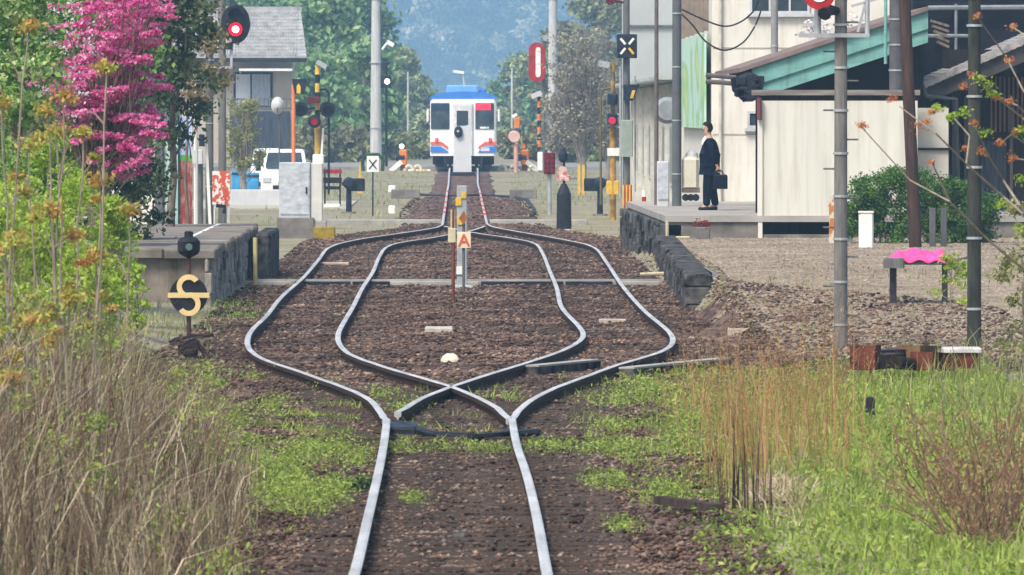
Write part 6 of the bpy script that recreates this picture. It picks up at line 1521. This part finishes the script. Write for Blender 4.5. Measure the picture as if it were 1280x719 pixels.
# right edge weeds and brown bramble
v6 = field(3000, 0, 0, 48, 92, lambda x, y, r: x > (2.9 + .022 * (y - 50) + .9 * r), .15, .6, .012, .3, lambda x, y: .5 + patch(x, y, 1.7, 6) * .8, (2.8, 6.2))
tag(np_mesh("edge_weeds", *v6, L_sedge), "olive weeds growing up along the right edge", "weeds", kind="stuff")
def bramble(px, d, w_, h, lab, n=90):
    x = X(px, d); g = Hf(x, d); t = thing("bramble", lab, "bramble", (x, d, g), "brown brambles at the right edge"); tb = MB(); ends = []
    for i in range(n):
        s0 = (x + random.uniform(-w_ / 2, w_ / 2), d + random.uniform(-.5, .5), g); e = (s0[0] + random.uniform(-.5, .4), s0[1] + random.uniform(-.4, .4), g + random.uniform(.25, 1) * h); c = curved(s0, e, .12, 6, .02)
        tb.tube(c, .006, 4, .003); ends += [tuple(q) for q in c[3:]]
    tb.build("cane", mat("bramble cane", (.20, .12, .085), .85, 0, .3, 9), t)
    v, f = leaves(clumps(ends, [.07] * len(ends), 1500, .6), rng.uniform(.010, .024, 1500), .4); np_mesh("leaf", v, f, leafmat("bramble leaves", [(.20, .10, .05), (.33, .22, .10), (.32, .34, .10)], .3), t)
bramble(1250, 54, .55, .95, "tangled brown bramble at the lower right corner")
bramble(1200, 58, .4, .7, "thinner brown bramble left of the corner one", 45)
# yellow green tree/weed at right edge
x = X(1275, 70)
tree("edge_shrub", "yellow green shrub at the right edge behind the budding branches", X(1285, 84), 84, Z(235, 84) - Hf(5, 84), .62, L_sedge, 2600, .024, trunk=.02, base=.15, bm=m_barkp, nclump=30, cat="shrub")
tree("edge_shrub", "small fresh green shrub in front of the dark greenish pole", X(1190, 112), 112, Z(320, 112) - Hf(6, 112), .55, L_fresh, 900, .024, trunk=.015, base=.15, bm=m_barkp, nclump=16, cat="shrub")
# budding branches
d = 60; bx = X(1330, d); g = Hf(bx, d)
bt_ = thing("budding_tree", "bare branched tree reaching in from the right edge with orange red buds", "tree", (bx, d, g)); tb = MB()
tb.tube(curved((bx, d, g), (X(1335, d), d, Z(150, d)), .02), .035, 7, .02)
BR = [[(1330, 420), (1290, 345), (1233, 298), (1187, 252), (1137, 225), (1078, 160)], [(1330, 330), (1279, 267), (1254, 246), (1208, 205), (1170, 167), (1124, 133)], [(1330, 200), (1279, 148), (1245, 121), (1218, 94)],
      [(1320, 330), (1275, 257), (1254, 225), (1236, 195), (1220, 160)], [(1330, 180), (1279, 113), (1258, 72), (1222, 22)], [(1300, 160), (1272, 132), (1262, 128)], [(1320, 240), (1290, 185), (1265, 168), (1250, 180)], [(1300, 230), (1283, 200), (1266, 198)], [(1320, 90), (1290, 50), (1266, 34)], [(1187, 252), (1175, 225), (1165, 203)], [(1208, 205), (1212, 170), (1192, 147)]]
for b_ in BR:
    P = [at(a, c, d + .3 * math.sin(i * 2 + b_[0][1])) for i, (a, c) in enumerate(b_)]; tb.tube(P, .012 if len(b_) > 4 else .009, 5, .004)
tb.build("branch", m_barkp, bt_)
BD = [(1078, 157, 8), (1116, 123, 10), (1150, 157, 14), (1165, 140, 8), (1158, 152, 9), (1228, 190, 9), (1218, 153, 8), (1205, 108, 9), (1262, 127, 8), (1250, 178, 8), (1265, 197, 9), (1270, 165, 7), (1222, 20, 7), (1266, 34, 8), (1262, 75, 10), (1215, 93, 7), (1165, 203, 6), (1208, 185, 6), (1245, 122, 6)]
v, f = leaves(clumps([at(a, b_, d) for a, b_, r in BD], [r * d / F for a, b_, r in BD], 1500, .36, .7), rng.uniform(.006, .015, 1500), .5); np_mesh("bud", v, f, L_bud, bt_)
v, f = leaves(clumps([at(a, b_, d) for a, b_ in [(1190, 147), (1172, 135), (1225, 98), (1235, 108), (1240, 118), (1276, 165), (1250, 256), (1278, 225), (1272, 285), (1205, 140), (1232, 165)]], [.04] * 11, 700, .6, .7), rng.uniform(.008, .018, 700), .5); np_mesh("young_leaf", v, f, L_fresh, bt_)
